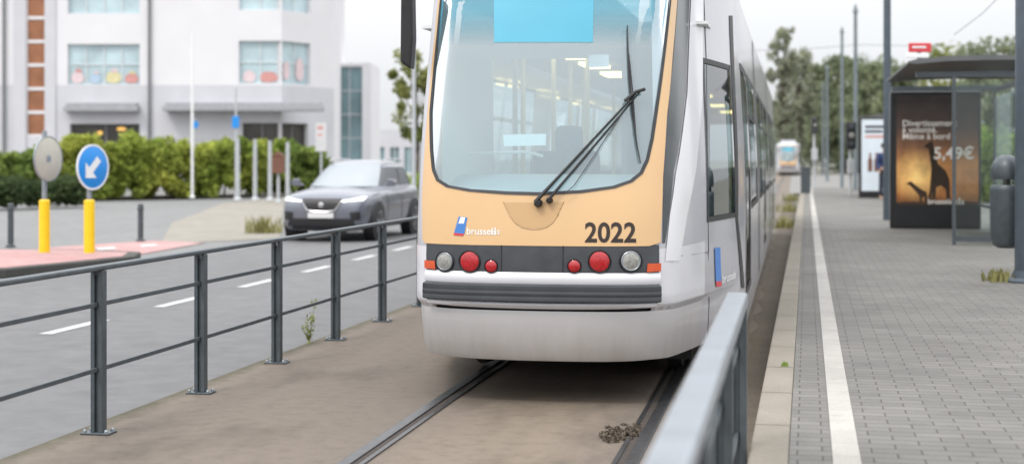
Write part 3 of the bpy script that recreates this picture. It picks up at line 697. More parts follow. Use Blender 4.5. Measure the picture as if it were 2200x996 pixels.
def cabpt(kind, t, z, off=0):
    yf = np.interp(z, lz, [l[1] for l in LV]); yr = np.interp(z, lz, [l[2] for l in LV]); w = np.interp(z, lz, [l[3] for l in LV])
    yc, L = (yf+yr)/2, (yr-yf)/2; n = NS
    if kind == 'side': return (t[0]*(w+off)*(1-abs(t[1])**n)**(1/n), yc+L*t[1], z)
    if kind == 'front': return (w*t, yc-(L+off*1.6)*(1-abs(t)**n)**(1/n), z+off*.5)
    return (w*t, yc+(L+off)*(1-abs(t)**n)**(1/n), z)
mb = MB(); rows = []
for z in (.94,1.0,1.06,1.18,1.3,1.4,1.46,1.51,1.54,1.57,1.59,1.60,1.605):
    r = []
    for k in range(65):
        a = 2*math.pi*k/64; c, s = math.cos(a), math.sin(a); n = NS
        q = (abs(c)**n+abs(s)**n)**(-1/n); yf = np.interp(z, lz, [l[1] for l in LV]); yr = np.interp(z, lz, [l[2] for l in LV]); w = np.interp(z, lz, [l[3] for l in LV])
        r.append((w*c*q, (yf+yr)/2+(yr-yf)/2*s*q, z))
    rows.append(r)
mb.grid(rows); mb.add(rows[-1][:-1], [tuple(range(64))])
mb.build('cabin', M['carpaint'], car, smooth=True)
zz = np.linspace(1.06, 1.50, 9)
mb = MB(); mb.grid([[cabpt('front', t, z, .012) for t in np.linspace(-.86, .86, 15)] for z in zz]); mb.build('windscreen', M['carglass'], car, smooth=True)
mb = MB(); mb.grid([[cabpt('back', t, z, .012) for t in np.linspace(-.8, .8, 11)] for z in np.linspace(1.12,1.48,6)]); mb.build('rear_window', M['carside'], car, smooth=True)
for sg in (-1, 1):
    for a, b in ((-.76,-.08),(-.02,.48),(.53,.78)):
        mb = MB(); mb.grid([[cabpt('side', (sg, t), z, .012) for t in np.linspace(a, b, 10)] for z in np.linspace(1.08, 1.45, 6)]); mb.build('side_window', M['carside'], car, smooth=True)
    mb = MB(); mb.tube([(sg*.57,2.2,1.57),(sg*.58,2.5,1.61),(sg*.58,3.4,1.61),(sg*.56,3.7,1.57)], .018, 6); mb.build('roof_rail', M['chrome'], car, smooth=True)
    mb = MB(); mb.tube([(sg*.86,1.42,1.08),(sg*.94,1.40,1.10)], .025, 6); mb.prism([(-.0,-.07),(.16,-.06),(.19,.02),(.14,.08),(.02,.08)], lambda x, z, d: (sg*(.92+x), 1.38+d, 1.13+z), -.05, .06); mb.build('mirror', M['carpaint'], car, bevel=.02)
    for yw in (.86, 3.50):
        mb = MB(); mb.lathe((sg*.70,yw,.36), (sg,0,0), [(.425,0),(.425,.222),(.36,.225)], 32); mb.build('wheel_arch', M['black'], car, smooth=True)
        mb = MB(); mb.lathe((sg*.72,yw,.345), (sg,0,0), [(.30,0),(.345,.03),(.345,.18),(.325,.215),(.25,.222),(.25,.19)], 36); wl = mb.build('wheel', M['tyre'], car, smooth=True)
        mb = MB(); mb.lathe((sg*.72,yw,.345), (sg,0,0), [(.25,.17),(.25,.222),(.235,.224),(.225,.18)], 36)
        mb.lathe((sg*.72,yw,.345), (sg,0,0), [(.06,.17),(.055,.222),(.03,.226)], 16)
        for k in range(5):
            a = 2*math.pi*k/5+.3
            mb.bar((sg*.943,yw+.04*math.cos(a),.345+.04*math.sin(a)), (sg*.938,yw+.235*math.cos(a),.345+.235*math.sin(a)), .05, .03, up=(1,0,0))
        mb.build('rim', M['rim'], wl, smooth=True)
    mb = MB(); mb.grid([[onside(y, z, sg, .008) for y in np.linspace(1.32, 3.05, 12)] for z in (.24,.30,.36)]); mb.build('sill_cladding', M['black'], car)
    for yy in (1.5, 2.55):
        mb = MB(); mb.tube([onside(yy, z, sg, .002) for z in np.linspace(.4, 1.0, 8)], .005, 4); mb.build('door_gap', M['black'], car)
    for yy in (2.3, 3.1):
        mb = MB(); mb.tube([onside(yy, .90, sg, .02), onside(yy+.18, .905, sg, .02)], .014, 6); mb.build('door_handle', M['carpaint'], car)
    fpatch([(sg*.42,.785,sg*.80,.81),(sg*.41,.805,sg*.82,.875),(sg*.52,.82,sg*.80,.885)], .022, 10, 3).build('headlight', M['headlamp'], car, smooth=True)
    fpatch([(sg*.60,.42,sg*.78,.44),(sg*.58,.58,sg*.77,.60)], .018, 4, 2).build('fog_lamp_recess', M['black'], car)
    mb = MB(); mb.tube([onfront(sg*.40,.79,.026), onfront(sg*.28,.62,.028), onfront(sg*.10,.595,.028), onfront(0,.592,.028)], .009, 6); mb.build('grille_trim', M['chrome'], car, smooth=True)
fpatch([(-.28,.60,.28,.60),(-.38,.74,.38,.74),(-.40,.85,.40,.85)], .02, 10, 3).build('grille', M['black'], car)
fpatch([(-.72,.25,.72,.25),(-.64,.46,.64,.46)], .02, 12, 3).build('lower_grille', M['black'], car)
fpatch([(-.26,.47,.26,.47),(-.26,.575,.26,.575)], .04, 4, 1).build('number_plate', mat('plate_white', (.62,.61,.61), .5), car)
mb = MB(); c = onfront(0,.72,.02); mb.lathe(c, (0,-1,0), [(.055,0),(.055,.012),(.045,.016)], 20); mb.build('badge', M['chrome'], car, smooth=True)

# ------------------------------------------------------------------ traffic island, signs, bollards
isl = [(-9.95,21.4),(-10.15,20.2),(-10.5,18.6),(-12,17.6),(-16,17.4),(-16,21.6),(-13.4,22.7),(-11.4,22.9),(-10.3,22.4)]
mb = MB(); mb.prism(isl, lambda x, y, z: (x, y, z), -.06, .075); tag(mb.build('traffic_island_kerb', M['darkkerb'], bevel=.02), kind='structure')
ic = (sum(p[0] for p in isl)/9, sum(p[1] for p in isl)/9)
mb = MB(); mb.prism([(ic[0]+(x-ic[0])*.93, ic[1]+(y-ic[1])*.90) for x, y in isl], lambda x, y, z: (x, y, z), .0, .08); tag(mb.build('traffic_island', M['redpath']), kind='structure')
def roadsign(px, d, lab, blue):
    x, y = at(px, d); t = thing('traffic_sign', lab, 'traffic sign', (x, y, .08), R(74) if blue else R(82))
    top = 1.60 if blue else 1.93
    mb = MB(); mb.tube([(0,.03,0),(0,.03,top)], .04, 12); mb.build('post', M['galv'], t, smooth=True)
    mb = MB(); mb.lathe((0,.03,.0), (0,0,1), [(.085,0),(.085,.82),(.06,.84)], 20); mb.build('sleeve', M['yellow'], t, smooth=True)
    zc = (zat(359, d) if blue else zat(341, d))-.08; r = .36
    mb = MB(); mb.lathe((0,-.03,zc), (0,-1,0), [(r,0),(r,.012),(r-.01,.018)], 40); f = mb.build('disc', M['signblue'] if blue else M['signgrey'], t, smooth=True)
    if blue:
        mb = MB(); mb.lathe((0,-.03,zc), (0,-1,0), [(r+.002,.004),(r+.002,.0205),(r-.028,.0205),(r-.028,.004)], 40); mb.build('rim', M['white'], f)
        k = r*.95
        mb = MB(); mb.prism([(-.50,-.50),(.22,-.50),(-.02,-.25),(.50,.26),(.26,.50),(-.25,-.02),(-.50,.22)], lambda a, b, c: (a*k, c, zc+b*k), -.054, -.050); mb.build('arrow', M['white'], f)
    else:
        mb = MB(); mb.box(-.05,.05,-.055,.03,zc-.05,zc+.05); mb.build('clamp', M['galv'], f)
        mb = MB(); mb.lathe((0,-.03,zc), (0,-1,0), [(r+.003,-.004),(r+.003,.022),(r-.012,.022),(r-.012,-.004)], 40); mb.build('rim', M['galv'], f)
roadsign(195, 23.6, 'round blue sign with white arrow pointing down left above a yellow sleeve', True)
roadsign(99, 23.7, 'round grey sign seen from its back on a post with yellow sleeve', False)
for px, py, h, lab in ((23,530,.80,'small dark bollard at the left edge beyond the traffic island'),(302,518,.74,'small dark bollard standing right of the blue arrow sign')):
    x, y = G(px, py, -.05); mb = MB(); mb.lathe((0,0,0), (0,0,1), [(.09,0),(.09,.03),(.055,.05),(.055,h-.12),(.065,h-.11),(.065,h-.08),(.055,h-.07),(.055,h-.02),(.03,h)], 16)
    tag(mb.build('bollard', M['fence'], smooth=True, loc=(x, y, -.05)), lab, 'bollard')

# ------------------------------------------------------------------ white building
BD = 76.0; k = BD/F
def bx(px): return (px-CX)*k
def bz(py): return zat(py, BD)
o = W(0, BD)
bld = thing('office_building', 'large white rendered building with square windows behind the hedge', 'building', (o[0], o[1], 0), TH)
def wallopen(mb, x0, x1, z0, z1, ops, mp, dep=.3, zband=None):
    xs = sorted(set([x0, x1]+[v for q in ops for v in q[:2]])); zs = sorted(set([z0, z1]+[v for q in ops for v in q[2:4]]+([zband] if zband else [])))
    for i in range(len(xs)-1):
        for j in range(len(zs)-1):
            xm, zm = (xs[i]+xs[i+1])/2, (zs[j]+zs[j+1])/2
            if any(q[0] < xm < q[1] and q[2] < zm < q[3] for q in ops): continue
            mb.add([mp(xs[i],0,zs[j]), mp(xs[i+1],0,zs[j]), mp(xs[i+1],0,zs[j+1]), mp(xs[i],0,zs[j+1])], [(0,1,2,3)], 1 if zband and zm < zband else 0)
    for a, b, c, d in [q[:4] for q in ops]:
        for p, q in (((a,c),(b,c)),((b,c),(b,d)),((b,d),(a,d)),((a,d),(a,c))):
            mb.add([mp(p[0],0,p[1]), mp(q[0],0,q[1]), mp(q[0],dep,q[1]), mp(p[0],dep,p[1])], [(0,1,2,3)])
def win(par, a, b, c, d, mp, nx, nz, pane, dep=.22, fm=None, fw=.07, name='window', fh=None):
    mb = MB(); fh = fh or fw
    def bar(x0, x1, z0, z1):
        P = [mp(x, y, z) for y in (dep-.05, dep+.02) for x, z in ((x0,z0),(x1,z0),(x1,z1),(x0,z1))]
        mb.add(P, [(0,1,2,3),(7,6,5,4),(0,4,5,1),(1,5,6,2),(2,6,7,3),(3,7,4,0)])
    for i in range(nx+1):
        x = a+(b-a)*i/nx; bar(max(a,x-fw/2), min(b,x+fw/2), c, d)
    for xa in range(nx):
        for j in range(nz+1):
            z = c+(d-c)*j/nz; x0 = a+(b-a)*xa/nx+fw/2; x1 = a+(b-a)*(xa+1)/nx-fw/2; bar(x0+.001, x1-.001, max(c,z-fh/2), min(d,z+fh/2))
    f = mb.build(name, fm or M['frame'], par)
    mb = MB(); mb.add([mp(a,dep,c), mp(b,dep,c), mp(b,dep,d), mp(a,dep,d)], [(0,1,2,3)]); mb.build('pane', pane, f)
    return f
fmap = lambda x, y, z: (x, y, z)
X6 = bx(605); an = R(58)
amap = lambda x, y, z: (X6+x*math.cos(an)-y*math.sin(an), x*math.sin(an)+y*math.cos(an), z)
zT = bz(-230); zB = -.1
W1 = (bx(145),bx(300),bz(182),bz(95)); W0 = (bx(145),bx(300),bz(30),bz(-62)); W2 = (bx(513),X6-.02,bz(180),bz(88)); W3 = (bx(513),X6-.02,bz(22),bz(-66))
SW = (bx(57),bx(96),bz(292),bz(-215)); D1 = (bx(150),bx(300),bz(344),bz(266)); D2 = (bx(520),X6-.02,bz(344),bz(264))
mb = MB(); wallopen(mb, bx(-300), X6, zB, zT, [W0,W1,W2,W3,SW,D1,D2], fmap, .3, bz(183)); mb.build('wall', [M['white_wall'], M['grey_wall']], bld, recalc=False)
A2 = (.02,2.28,bz(180),bz(88)); A3 = (.02,2.28,bz(22),bz(-66)); A4 = (.02,2.1,bz(344),bz(264))
mb = MB(); wallopen(mb, 0, 4.25, zB, zT, [A2,A3,A4], amap, .3, bz(183))
e = amap(4.25,0,0); mb.add([(e[0],e[1],zB),(e[0]-1,e[1]+14,zB),(e[0]-1,e[1]+14,zT),(e[0],e[1],zT)], [(0,1,2,3)]); mb.build('corner_wall', [M['white_wall'], M['grey_wall']], bld, recalc=False)
win(bld, *W1, fmap, 4, 2, M['pane']); win(bld, *W0, fmap, 4, 2, M['pane']); win(bld, *W2, fmap, 2, 2, M['pane']); win(bld, *W3, fmap, 2, 2, M['pane'])
win(bld, *A2, amap, 2, 2, M['pane']); win(bld, *A3, amap, 2, 2, M['pane'])
win(bld, *SW, fmap, 1, 10, M['brownpane'], .12, M['white_wall'], .06, 'stair_window', .16)
win(bld, *D1, fmap, 2, 1, M['darkpane'], .28, M['dark_frame'], .08, 'shop_window'); win(bld, *D2, fmap, 2, 1, M['darkpane'], .28, M['dark_frame'], .08, 'shop_window'); win(bld, *A4, amap, 2, 1, M['darkpane'], .28, M['dark_frame'], .08, 'entrance_glazing')
for px, py, w in ((258,277,.30),(212,285,.1)):
    mb = MB(); mb.lathe((bx(px), .24, bz(py)), (0,-1,0), [(.10,0),(.07,.03)], 12, sx=1+w*5); mb.build('shop_lamp', M['warm'], bld)
def blob(par, mp, x, z, w, h, m):
    mb = MB(); pts = [(x+w*math.cos(a)*(1 if math.sin(a) > 0 else 1.15), z+h*.5+h*.5*math.copysign(abs(math.sin(a))**.7, math.sin(a))) for a in [2*math.pi*i/16 for i in range(16)]]
    mb.add([mp(a, .16, b) for a, b in pts], [tuple(range(16))]); mb.build('window_sticker', m, par)
wd = (W1[1]-W1[0])/4
for i, (m, w, h) in enumerate((('decal_pink',.30,.60),('decal_blue',.26,.5),('decal_yellow',.36,.6),('decal_red',.32,.5))):
    blob(bld, fmap, W1[0]+wd*(i+.5), W1[2]+.08, w, h, M[m])
    blob(bld, fmap, W1[0]+wd*(i+.5)+.05, W1[2]+.05+h*.95, w*.5, h*.35, M[('decal_red','decal_pink','decal_pink','decal_yellow')[i]])
for x, w, h, m in ((.5,.3,.6,'decal_pink'),(1.5,.42,.55,'decal_red')): blob(bld, fmap, W2[0]+x, W2[2]+.08, w, h, M[m])
for x, w, h, m in ((.55,.24,1.0,'decal_pink'),(1.6,.3,1.2,'decal_pink')): blob(bld, amap, x, A2[2]+.2, w, h, M[m])
for a, b in ((143,302),(358,697)):
    mb = MB(); mb.box(bx(a), bx(b), -1.0 if a > 200 else -.6, -.005, bz(240), bz(229)); mb.box(bx(a)+.1, bx(b)-.1, -.8 if a > 200 else -.5, -.005, bz(229)+.002, bz(221)); mb.build('canopy', M['dark_canopy'], bld, bevel=.03)
for px in (10, 322):
    mb = MB(); mb.tube([(bx(px),-.12,0),(bx(px),-.12,zT)], .075, 8); mb.build('drainpipe', M['dark_frame'], bld, smooth=True)
for a, b in ((30,56),(97,120)):
    mb = MB(); mb.box(bx(a), bx(b), -.08, -.004, zB, zT); mb.build('wall_pilaster', M['grey_wall'], bld)
mb = MB(); mb.box(bx(360), bx(515), -.03, -.004, bz(300), bz(242)); mb.build('plinth_panel', M['grey_wall'], bld)
BD2 = 88.0; k2 = BD2/F; o = W(0, BD2)
tw = thing('glass_tower', 'slim white framed tower with teal glazing right of the white building', 'building', (o[0], o[1], 0), TH)
X = lambda px: (px-CX)*k2
mb = MB(); mb.box(X(700), X(722), 0, 6, 0, zat(135,BD2)); mb.box(X(778), X(797), 0, 6, 0, zat(135,BD2)); mb.box(X(722)+.002, X(778)-.002, 0, 6, zat(143,BD2), zat(136,BD2)); mb.build('frame', M['white_wall'], tw)
win(tw, X(722), X(778), 0, zat(143,BD2)-.01, fmap, 2, 5, M['tealpane'], .3, M['grey_wall'], .06, 'curtain_wall')
BD3 = 104.0; k3 = BD3/F; o = W(0, BD3)
lb = thing('low_building', 'low pale flat roofed block between the glass tower and the tram', 'building', (o[0], o[1], 0), TH)
X = lambda px: (px-CX)*k3
mb = MB(); ops = [(X(806),X(826),.6,2.4),(X(838),X(858),.6,2.4),(X(868),X(888),.6,2.4)]; wallopen(mb, X(790), X(905), 0, zat(279,BD3), ops, fmap, .2); mb.box(X(790), X(905), .25, 8, 0, zat(280,BD3)-.02); mb.build('wall', M['grey_wall'], lb, recalc=False)
for q in ops: win(lb, *q, fmap, 2, 1, M['tealpane'], .15, M['frame'], .08)

# ------------------------------------------------------------------ vegetation
M['leaf_hedge'] = leafmat('hedge_leaves', (.25,.33,.075), (.48,.50,.12), .4)
M['leaf_green'] = leafmat('green_leaves', (.17,.25,.075), (.30,.37,.11), .6)
M['leaf_dark'] = leafmat('dark_leaves', (.06,.085,.045), (.11,.15,.07), 1.2)
M['leaf_mid'] = leafmat('mid_leaves', (.19,.225,.155), (.29,.325,.21), .35)  # greens lightened to paint in distance haze
M['leaf_pale'] = leafmat('pale_leaves', (.27,.29,.22), (.38,.40,.31), .4)  # pale leaf colours include painted mist
M['leaf_haze'] = leafmat('hazy_leaves', (.22,.25,.20), (.30,.33,.25), .3)  # haze of the farthest trees mixed into the leaf colours
M['leaf_yellow'] = leafmat('yellow_green_leaves', (.21,.25,.09), (.36,.36,.15), .5)
M['grass'] = leafmat('dry_grass', (.20,.20,.08), (.34,.32,.15), 3)
def shrub(name, lab, cat, a, b, h, dep, n, size, m, group=None, rough=1.0):
    pa = Vector((*at(*a), .02)); pb = Vector((*at(*b), .02)); mid = (pa+pb)/2
    t = thing(name, lab, cat, mid, 0, group); L = (pb-pa).length; dr = (pb-pa).normalized(); cs = []; sp = []
    for i in range(int(L*45)+30):
        q = random.random()*L-L/2; hh = h*(1-.10*rough+.06*rough*math.sin(q*1.3+pa.x)*math.cos(q*.55)+.05*rough*math.sin(q*3.1)+.05*rough*math.sin(q*7.3)); z = .2+(hh-.45)*random.random()**.75; o_ = random.uniform(-dep, dep)
        v = dr*q+Vector((-dr.y, dr.x, 0))*o_; cs.append((v.x, v.y, z)); sp.append(random.uniform(.20, .44))
    V, Fc = leaves(n, cs, sp, size); V[:,2] = np.maximum(V[:,2], .0); leafmesh('foliage', V, Fc, m, t)
    for i in range(6):
        q = (i+.5)/6*L-L/2; v = dr*q; mb = MB(); mb.tube([(v.x,v.y,-.02),(v.x+.1,v.y,h*.5)], [.05,.02], 5); mb.build('stem', M['bark'], t)
shrub('hedge', 'long yellow green hedge in front of the white building', 'hedge', (118,57.5), (590,64), 2.6, .9, 50000, .13, M['leaf_hedge'])
shrub('shrub', 'green bush at the right end of the hedge behind the car', 'bush', (560,65), (682,66.5), 2.4, .9, 13000, .13, M['leaf_green'])
shrub('hedge', 'green hedge cut by the left edge of the picture', 'hedge', (-220,55), (128,57.7), 2.15, .9, 28000, .13, M['leaf_green'])
shrub('clipped_hedge', 'low dark clipped hedge at the far left edge', 'hedge', (-90,47), (44,48), 1.0, .5, 8000, .07, M['leaf_dark'], None, .3)
shrub('clipped_hedge', 'low dark clipped hedge behind the grey backed sign', 'hedge', (52,49), (172,50), .95, .5, 8000, .07, M['leaf_dark'], None, .3)
def tree(lab, px, d, top, cw, z0, n, size, m, trunk=.2, base_z=0, seed=0, cat='tree', name='tree', nclump=34, flat=.7):
    rr = random.Random(seed+int(px)); x, y = at(px, d); H = zat(top, d)-base_z; t = thing(name, lab, cat, (x, y, base_z))
    mb = MB(); mb.tube([(0,0,-.1),(.05,0,H*.3),(-.05,.1,H*.6),(0,0,H*.9)], [trunk,trunk*.8,trunk*.5,trunk*.15], 8)
    cs = []; sp = []
    for i in range(nclump):
        zc = z0+(H-z0)*(.06+.88*rr.random()); q = (zc-z0)/(H-z0); rad = cw/2*(math.sin(math.pi*(.12+.80*q))**flat)*(.55+.5*rr.random()); a = rr.random()*6.28; rc = rad*rr.random()**.4
        cs.append((rc*math.cos(a), rc*math.sin(a), zc)); sp.append(cw*(.08+.09*rr.random()))
    for c in cs[::4]: mb.tube([(0,0,max(z0*.7,c[2]*.6)), (c[0]*.5,c[1]*.5,c[2]*.85), c], [trunk*.35,trunk*.2,trunk*.06], 5)
    mb.build('trunk', M['bark'], t, smooth=True); V, Fc = leaves(n, cs, sp, size); leafmesh('crown', V, Fc, m, t)
tree('leafy yellow green tree seen between the white building and the tram', 896, 68, 95, 2.8, 2.2, 3200, .12, M['leaf_yellow'], .10, seed=3)
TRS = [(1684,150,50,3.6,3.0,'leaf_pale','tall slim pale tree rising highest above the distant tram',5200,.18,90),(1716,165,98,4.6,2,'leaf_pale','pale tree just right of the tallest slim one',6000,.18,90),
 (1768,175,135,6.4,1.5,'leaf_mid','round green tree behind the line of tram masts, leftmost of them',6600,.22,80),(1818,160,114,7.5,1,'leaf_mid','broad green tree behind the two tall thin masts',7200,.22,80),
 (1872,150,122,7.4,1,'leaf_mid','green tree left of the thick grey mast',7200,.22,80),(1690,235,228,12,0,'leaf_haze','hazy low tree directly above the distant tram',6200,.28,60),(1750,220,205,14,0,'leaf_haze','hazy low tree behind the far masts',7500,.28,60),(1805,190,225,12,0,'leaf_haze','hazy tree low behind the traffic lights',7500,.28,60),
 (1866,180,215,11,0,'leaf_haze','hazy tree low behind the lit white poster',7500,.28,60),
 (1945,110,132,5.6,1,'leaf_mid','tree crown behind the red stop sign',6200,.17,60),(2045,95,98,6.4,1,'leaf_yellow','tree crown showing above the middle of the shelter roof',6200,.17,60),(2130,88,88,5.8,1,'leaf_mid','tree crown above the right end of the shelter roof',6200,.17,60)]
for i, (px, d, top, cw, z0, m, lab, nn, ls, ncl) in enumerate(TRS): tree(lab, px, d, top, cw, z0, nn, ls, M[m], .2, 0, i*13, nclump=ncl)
shrub('hedge', 'dark hedge seen through the shelter glass behind the platform', 'hedge', (1950,52), (2420,36), 2.6, .8, 22000, .12, M['leaf_green'])
shrub('hedge', 'strip of green bushes beside the road just left of the tram', 'hedge', (893,48), (960,62), 1.15, .5, 5000, .09, M['leaf_green'])
def tuft(name, lab, cat, x, y, z, n, h, sprd, m):
    mb = MB()
    for i in range(n):
        a = random.random()*6.28; r = sprd*random.random(); bx_, by_ = r*math.cos(a), r*math.sin(a); hh = h*random.uniform(.4,1); l = random.uniform(-.4,.4)*hh; l2 = random.uniform(-.4,.4)*hh; w = .012
        mb.add([(bx_-w,by_,0),(bx_+w,by_,0),(bx_+w*.7+l*.4,by_+l2*.4,hh*.6),(bx_-w*.7+l*.4,by_+l2*.4,hh*.6),(bx_+l,by_+l2,hh)], [(0,1,2,3),(3,2,4)])
    return tag(mb.build(name, m, loc=(x,y,z), recalc=False), lab, cat)
tuft('grass_tuft', 'dry grass tuft on the sandy verge left of the car', 'grass', *G(566,500,-.05), -.05, 150, .45, .42, M['grass'])
tuft('grass_tuft', 'small grass tuft at the foot of the dark column', 'grass', *G(2150,604,.3), .3, 70, .15, .2, M['grass'])
for i, (px, py) in enumerate(((1692,455),(1686,490),(1697,432))):
    tuft('grass_tuft', ('grass growing beside the kerb past the tram, middle clump','grass growing beside the kerb past the tram, nearest clump','grass growing beside the kerb past the tram, farthest clump')[i], 'grass', *G(px,py,0), 0, 70, .35, .35, M['grass'])
tuft('grass_tuft', 'tiny green sprig in the kerb joint beside the foreground railing', 'grass', -.05, 9.2, .3, 10, .04, .015, M['leaf_green'])
x, y = G(664, 736); wd_ = thing('weed', 'tall spindly green weed growing at the foot of the railing', 'plant', (x, y, 0))
mb = MB(); cs = []
for i in range(6):
    a = i*1.1; h = (.36,.18,.24,.14,.16,.26)[i]; e = (.05*math.cos(a), .05*math.sin(a), h); mb.tube([(0,0,0),(e[0]*.5,e[1]*.5,h*.5),e], [.003,.002,.001], 5)
    for q in np.linspace(.15, 1, 7): cs.append((e[0]*q, e[1]*q, h*q))
mb.build('stem', M['leaf_yellow'], wd_); V, Fc = leaves(110, cs, .03, .016); leafmesh('foliage', V, Fc, M['leaf_yellow'], wd_)
x, y = G(1338, 934); cs = [(rng.normal()*.055, rng.normal()*.11, abs(rng.normal())*.006+.003) for _ in range(80)]
V, Fc = leaves(2800, cs, .024, .0085, .3); V[:,2] = np.abs(V[:,2])+.002
o = leafmesh('dead_leaf_pile', V, Fc, M['debris'], None); o.location = (x, y, 0); tag(o, 'flattened pile of brown debris on the track bed near the right rail', 'debris')

# ------------------------------------------------------------------ poles and signs on the far pavement
def pole(name, lab, cat, px, d, top, r, m, base=0., group=None):
    x, y = at(px, d); t = thing(name, lab, cat, (x, y, base), TH, group); H = zat(top, d)-base
    mb = MB(); mb.tube([(0,0,0),(0,0,H*.5),(0,0,H)], [r,r*.92,r*.8], 12); mb.build('shaft', m, t, smooth=True)
    mb = MB(); mb.lathe((0,0,0), (0,0,1), [(r*1.9,0),(r*1.9,.03),(r*1.2,.12)], 12); mb.build('base', m, t, smooth=True)
    return t, H
pole('flag_pole', 'thin white pole in front of the building above the hedge', 'pole', 413, 60, 75, .06, M['white'])
t, H = pole('sign_post', 'grey post with small blue plate in front of the building entrance', 'sign', 507, 59, 190, .05, M['pole_pale']); mb = MB(); mb.box(-.14,.14,-.09,-.06,zat(275,59),zat(250,59)); mb.build('plate', M['signblue'], t, bevel=.01)
t, H = pole('sign_post', 'grey post with small round blue plate above the hedge', 'sign', 419, 61.5, 255, .04, M['pole_pale']); mb = MB(); mb.lathe((0,-.06,zat(268,61.5)), (0,-1,0), [(.16,0),(.16,.02)], 20); mb.build('plate', M['signblue'], t)
for i, px in enumerate((511, 548, 580, 618)):
    pole('pavement_post', ('pale post on the far pavement, first of four from the left','pale post on the far pavement, second of four from the left','pale post on the far pavement, third of four from the left','pale post on the far pavement, nearest the car')[i], 'post', px, 57, 296+i*3, .085, M['pole_pale'])
t, H = pole('post_box', 'brown box on a pale post left of the car', 'box', 598, 54, 372, .06, M['pole_pale']); mb = MB(); mb.box(-.22,.22,-.15,.15,H,H+.62); mb.prism([(-.25,0),(.25,0),(0,.16)], lambda a, b, c: (a, c, H+.622+b), -.17, .17); mb.build('box', M['terra'], t, bevel=.02)
t, H = pole('sign_post', 'small pale notice board with faint red marks on a post above the car', 'sign', 690, 62, 262, .05, M['pole_pale']); mb = MB(); mb.box(-.22,.22,-.1,-.06,zat(325,62),zat(264,62)); f = mb.build('board', mat('pale_board', (.58,.57,.58), .6), t)
for a, b, c, d in ((-.14,.10,278,271),(-.14,.05,292,287)):
    mb = MB(); mb.box(a,b,-.106,-.101,zat(c,62),zat(d,62)); mb.build('mark', M['decal_red'], f)
pole('lamp_post', 'thin grey pole between the low building and the tram', 'pole', 889, 40, 60, .06, M['pole_pale'])

# ------------------------------------------------------------------ platform furniture
PZ0 = .3
col = thing('column', 'thick dark grey column at the right edge of the platform', 'column', (2.40, 16.0, PZ0))
mb = MB(); mb.tube([(0,0,.02),(0,0,8)], [.17,.15], 16); mb.build('shaft', M['mast'], col, smooth=True)
mb = MB(); mb.lathe((0,0,0), (0,0,1), [(.25,0),(.25,.02),(.2,.05),(.18,.12)], 16); mb.build('base', M['mast'], col, smooth=True)
lb_ = thing('litter_bin', 'dark grey rounded litter bin fixed to the left of the thick column', 'bin', (2.20, 16.35, PZ0))
mb = MB(); mb.lathe((0,0,.33), (0,0,1), [(.09,0),(.14,.03),(.165,.12),(.17,.6),(.165,.64),(.15,.66)], 20); mb.build('body', M['fence'], lb_, smooth=True)
mb = MB(); mb.lathe((0,0,1.05), (0,0,1), [(.155,0),(.165,.05),(.155,.14),(.11,.22),(.04,.255)], 20); mb.build('hood', M['fence'], lb_, smooth=True)
mb = MB(); mb.box(-.02,.02,-.13,.13,.98,1.06); mb.box(.12,.2,-.05,.05,.5,.9); mb.build('bracket', M['black'], lb_)
YA = 28.0; xa, xb = 1.73, 3.33; dA = 27.2
ad = thing('advertising_panel', 'tall black advertising panel with orange sunset giraffe poster under the shelter', 'advertising panel', (xa, YA, PZ0))
aw = xb-xa
az = lambda py: zat(py, dA)-PZ0
ax = lambda px: (px-1912)/193*aw
mb = MB(); mb.box(0, aw, 0, .18, 0.0, az(197)); mb.build('case', M['adblack'], ad, bevel=.03)
def postermat():
    m, nt, out = newmat('sunset_poster'); co = objco(nt)
    mr = axis(nt, co, 2, az(440), az(205))
    c = N(nt, 'ShaderNodeValToRGB'); cr_ = c.color_ramp; st_ = [(0,(.12,.045,.018)),(.12,(.34,.13,.035)),(.34,(.42,.18,.055)),(.54,(.18,.08,.036)),(.70,(.058,.032,.025)),(1,(.026,.019,.018))]
    while len(cr_.elements) < len(st_): cr_.elements.new(.5)
    for e_, (p, q) in zip(cr_.elements, st_): e_.position = p; e_.color = (*q, 1)
    nt.links.new(mr, c.inputs[0])
    ds_ = N(nt, 'ShaderNodeVectorMath', operation='DISTANCE'); ds_.inputs[1].default_value = (ax(1972), 0, az(378)); nt.links.new(co, ds_.inputs[0])
    g = ramp(nt, ds_.outputs['Value'], [(.03, .95), (.18, .55), (.5, 0.0)])
    cc = mixc(nt, g, c.outputs[0], (.85,.55,.19))
    nz = ramp(nt, noise(nt, co, 3, 5, .6), [(.3,.65),(.7,1.3)]); cc = mixc(nt, 1.0, cc, nz, 'MULTIPLY')
    b = bsdf(nt, out, cc, .25, 0, .2); nt.links.new(cc, b.inputs['Emission Color']); b.inputs['Emission Strength'].default_value = .35
    return m
mb = MB(); mb.add([(ax(1926),-.004,az(440)),(ax(2099),-.004,az(440)),(ax(2099),-.004,az(206)),(ax(1926),-.004,az(206))], [(0,1,2,3)]); pst = mb.build('poster', postermat(), ad)
def flat(par, nm, p, m, yy):
    mb = MB(); mb.add([(ax(x), yy, az(y)) for x, y in p], [tuple(range(len(p)))]); mb.build(nm, m, par)
gir = [[(1990,436),(1996,410),(1998,385),(2000,362),(1996,335),(1994,318),(1987,318),(1985,313),(1995,306),(1999,302),(2003,307),(2008,330),(2014,352),(2030,366),(2038,385),(2039,410),(2040,436),(2032,436),(2030,405),(2020,398),(2010,402),(2008,436),(2001,436),(2002,410),(1998,436)],
       [(1976,436),(1974,420),(1964,408),(1953,397),(1948,397),(1949,392),(1957,389),(1966,397),(1980,407),(1990,412),(1992,436),(1987,436),(1985,422),(1980,424),(1980,436)]]
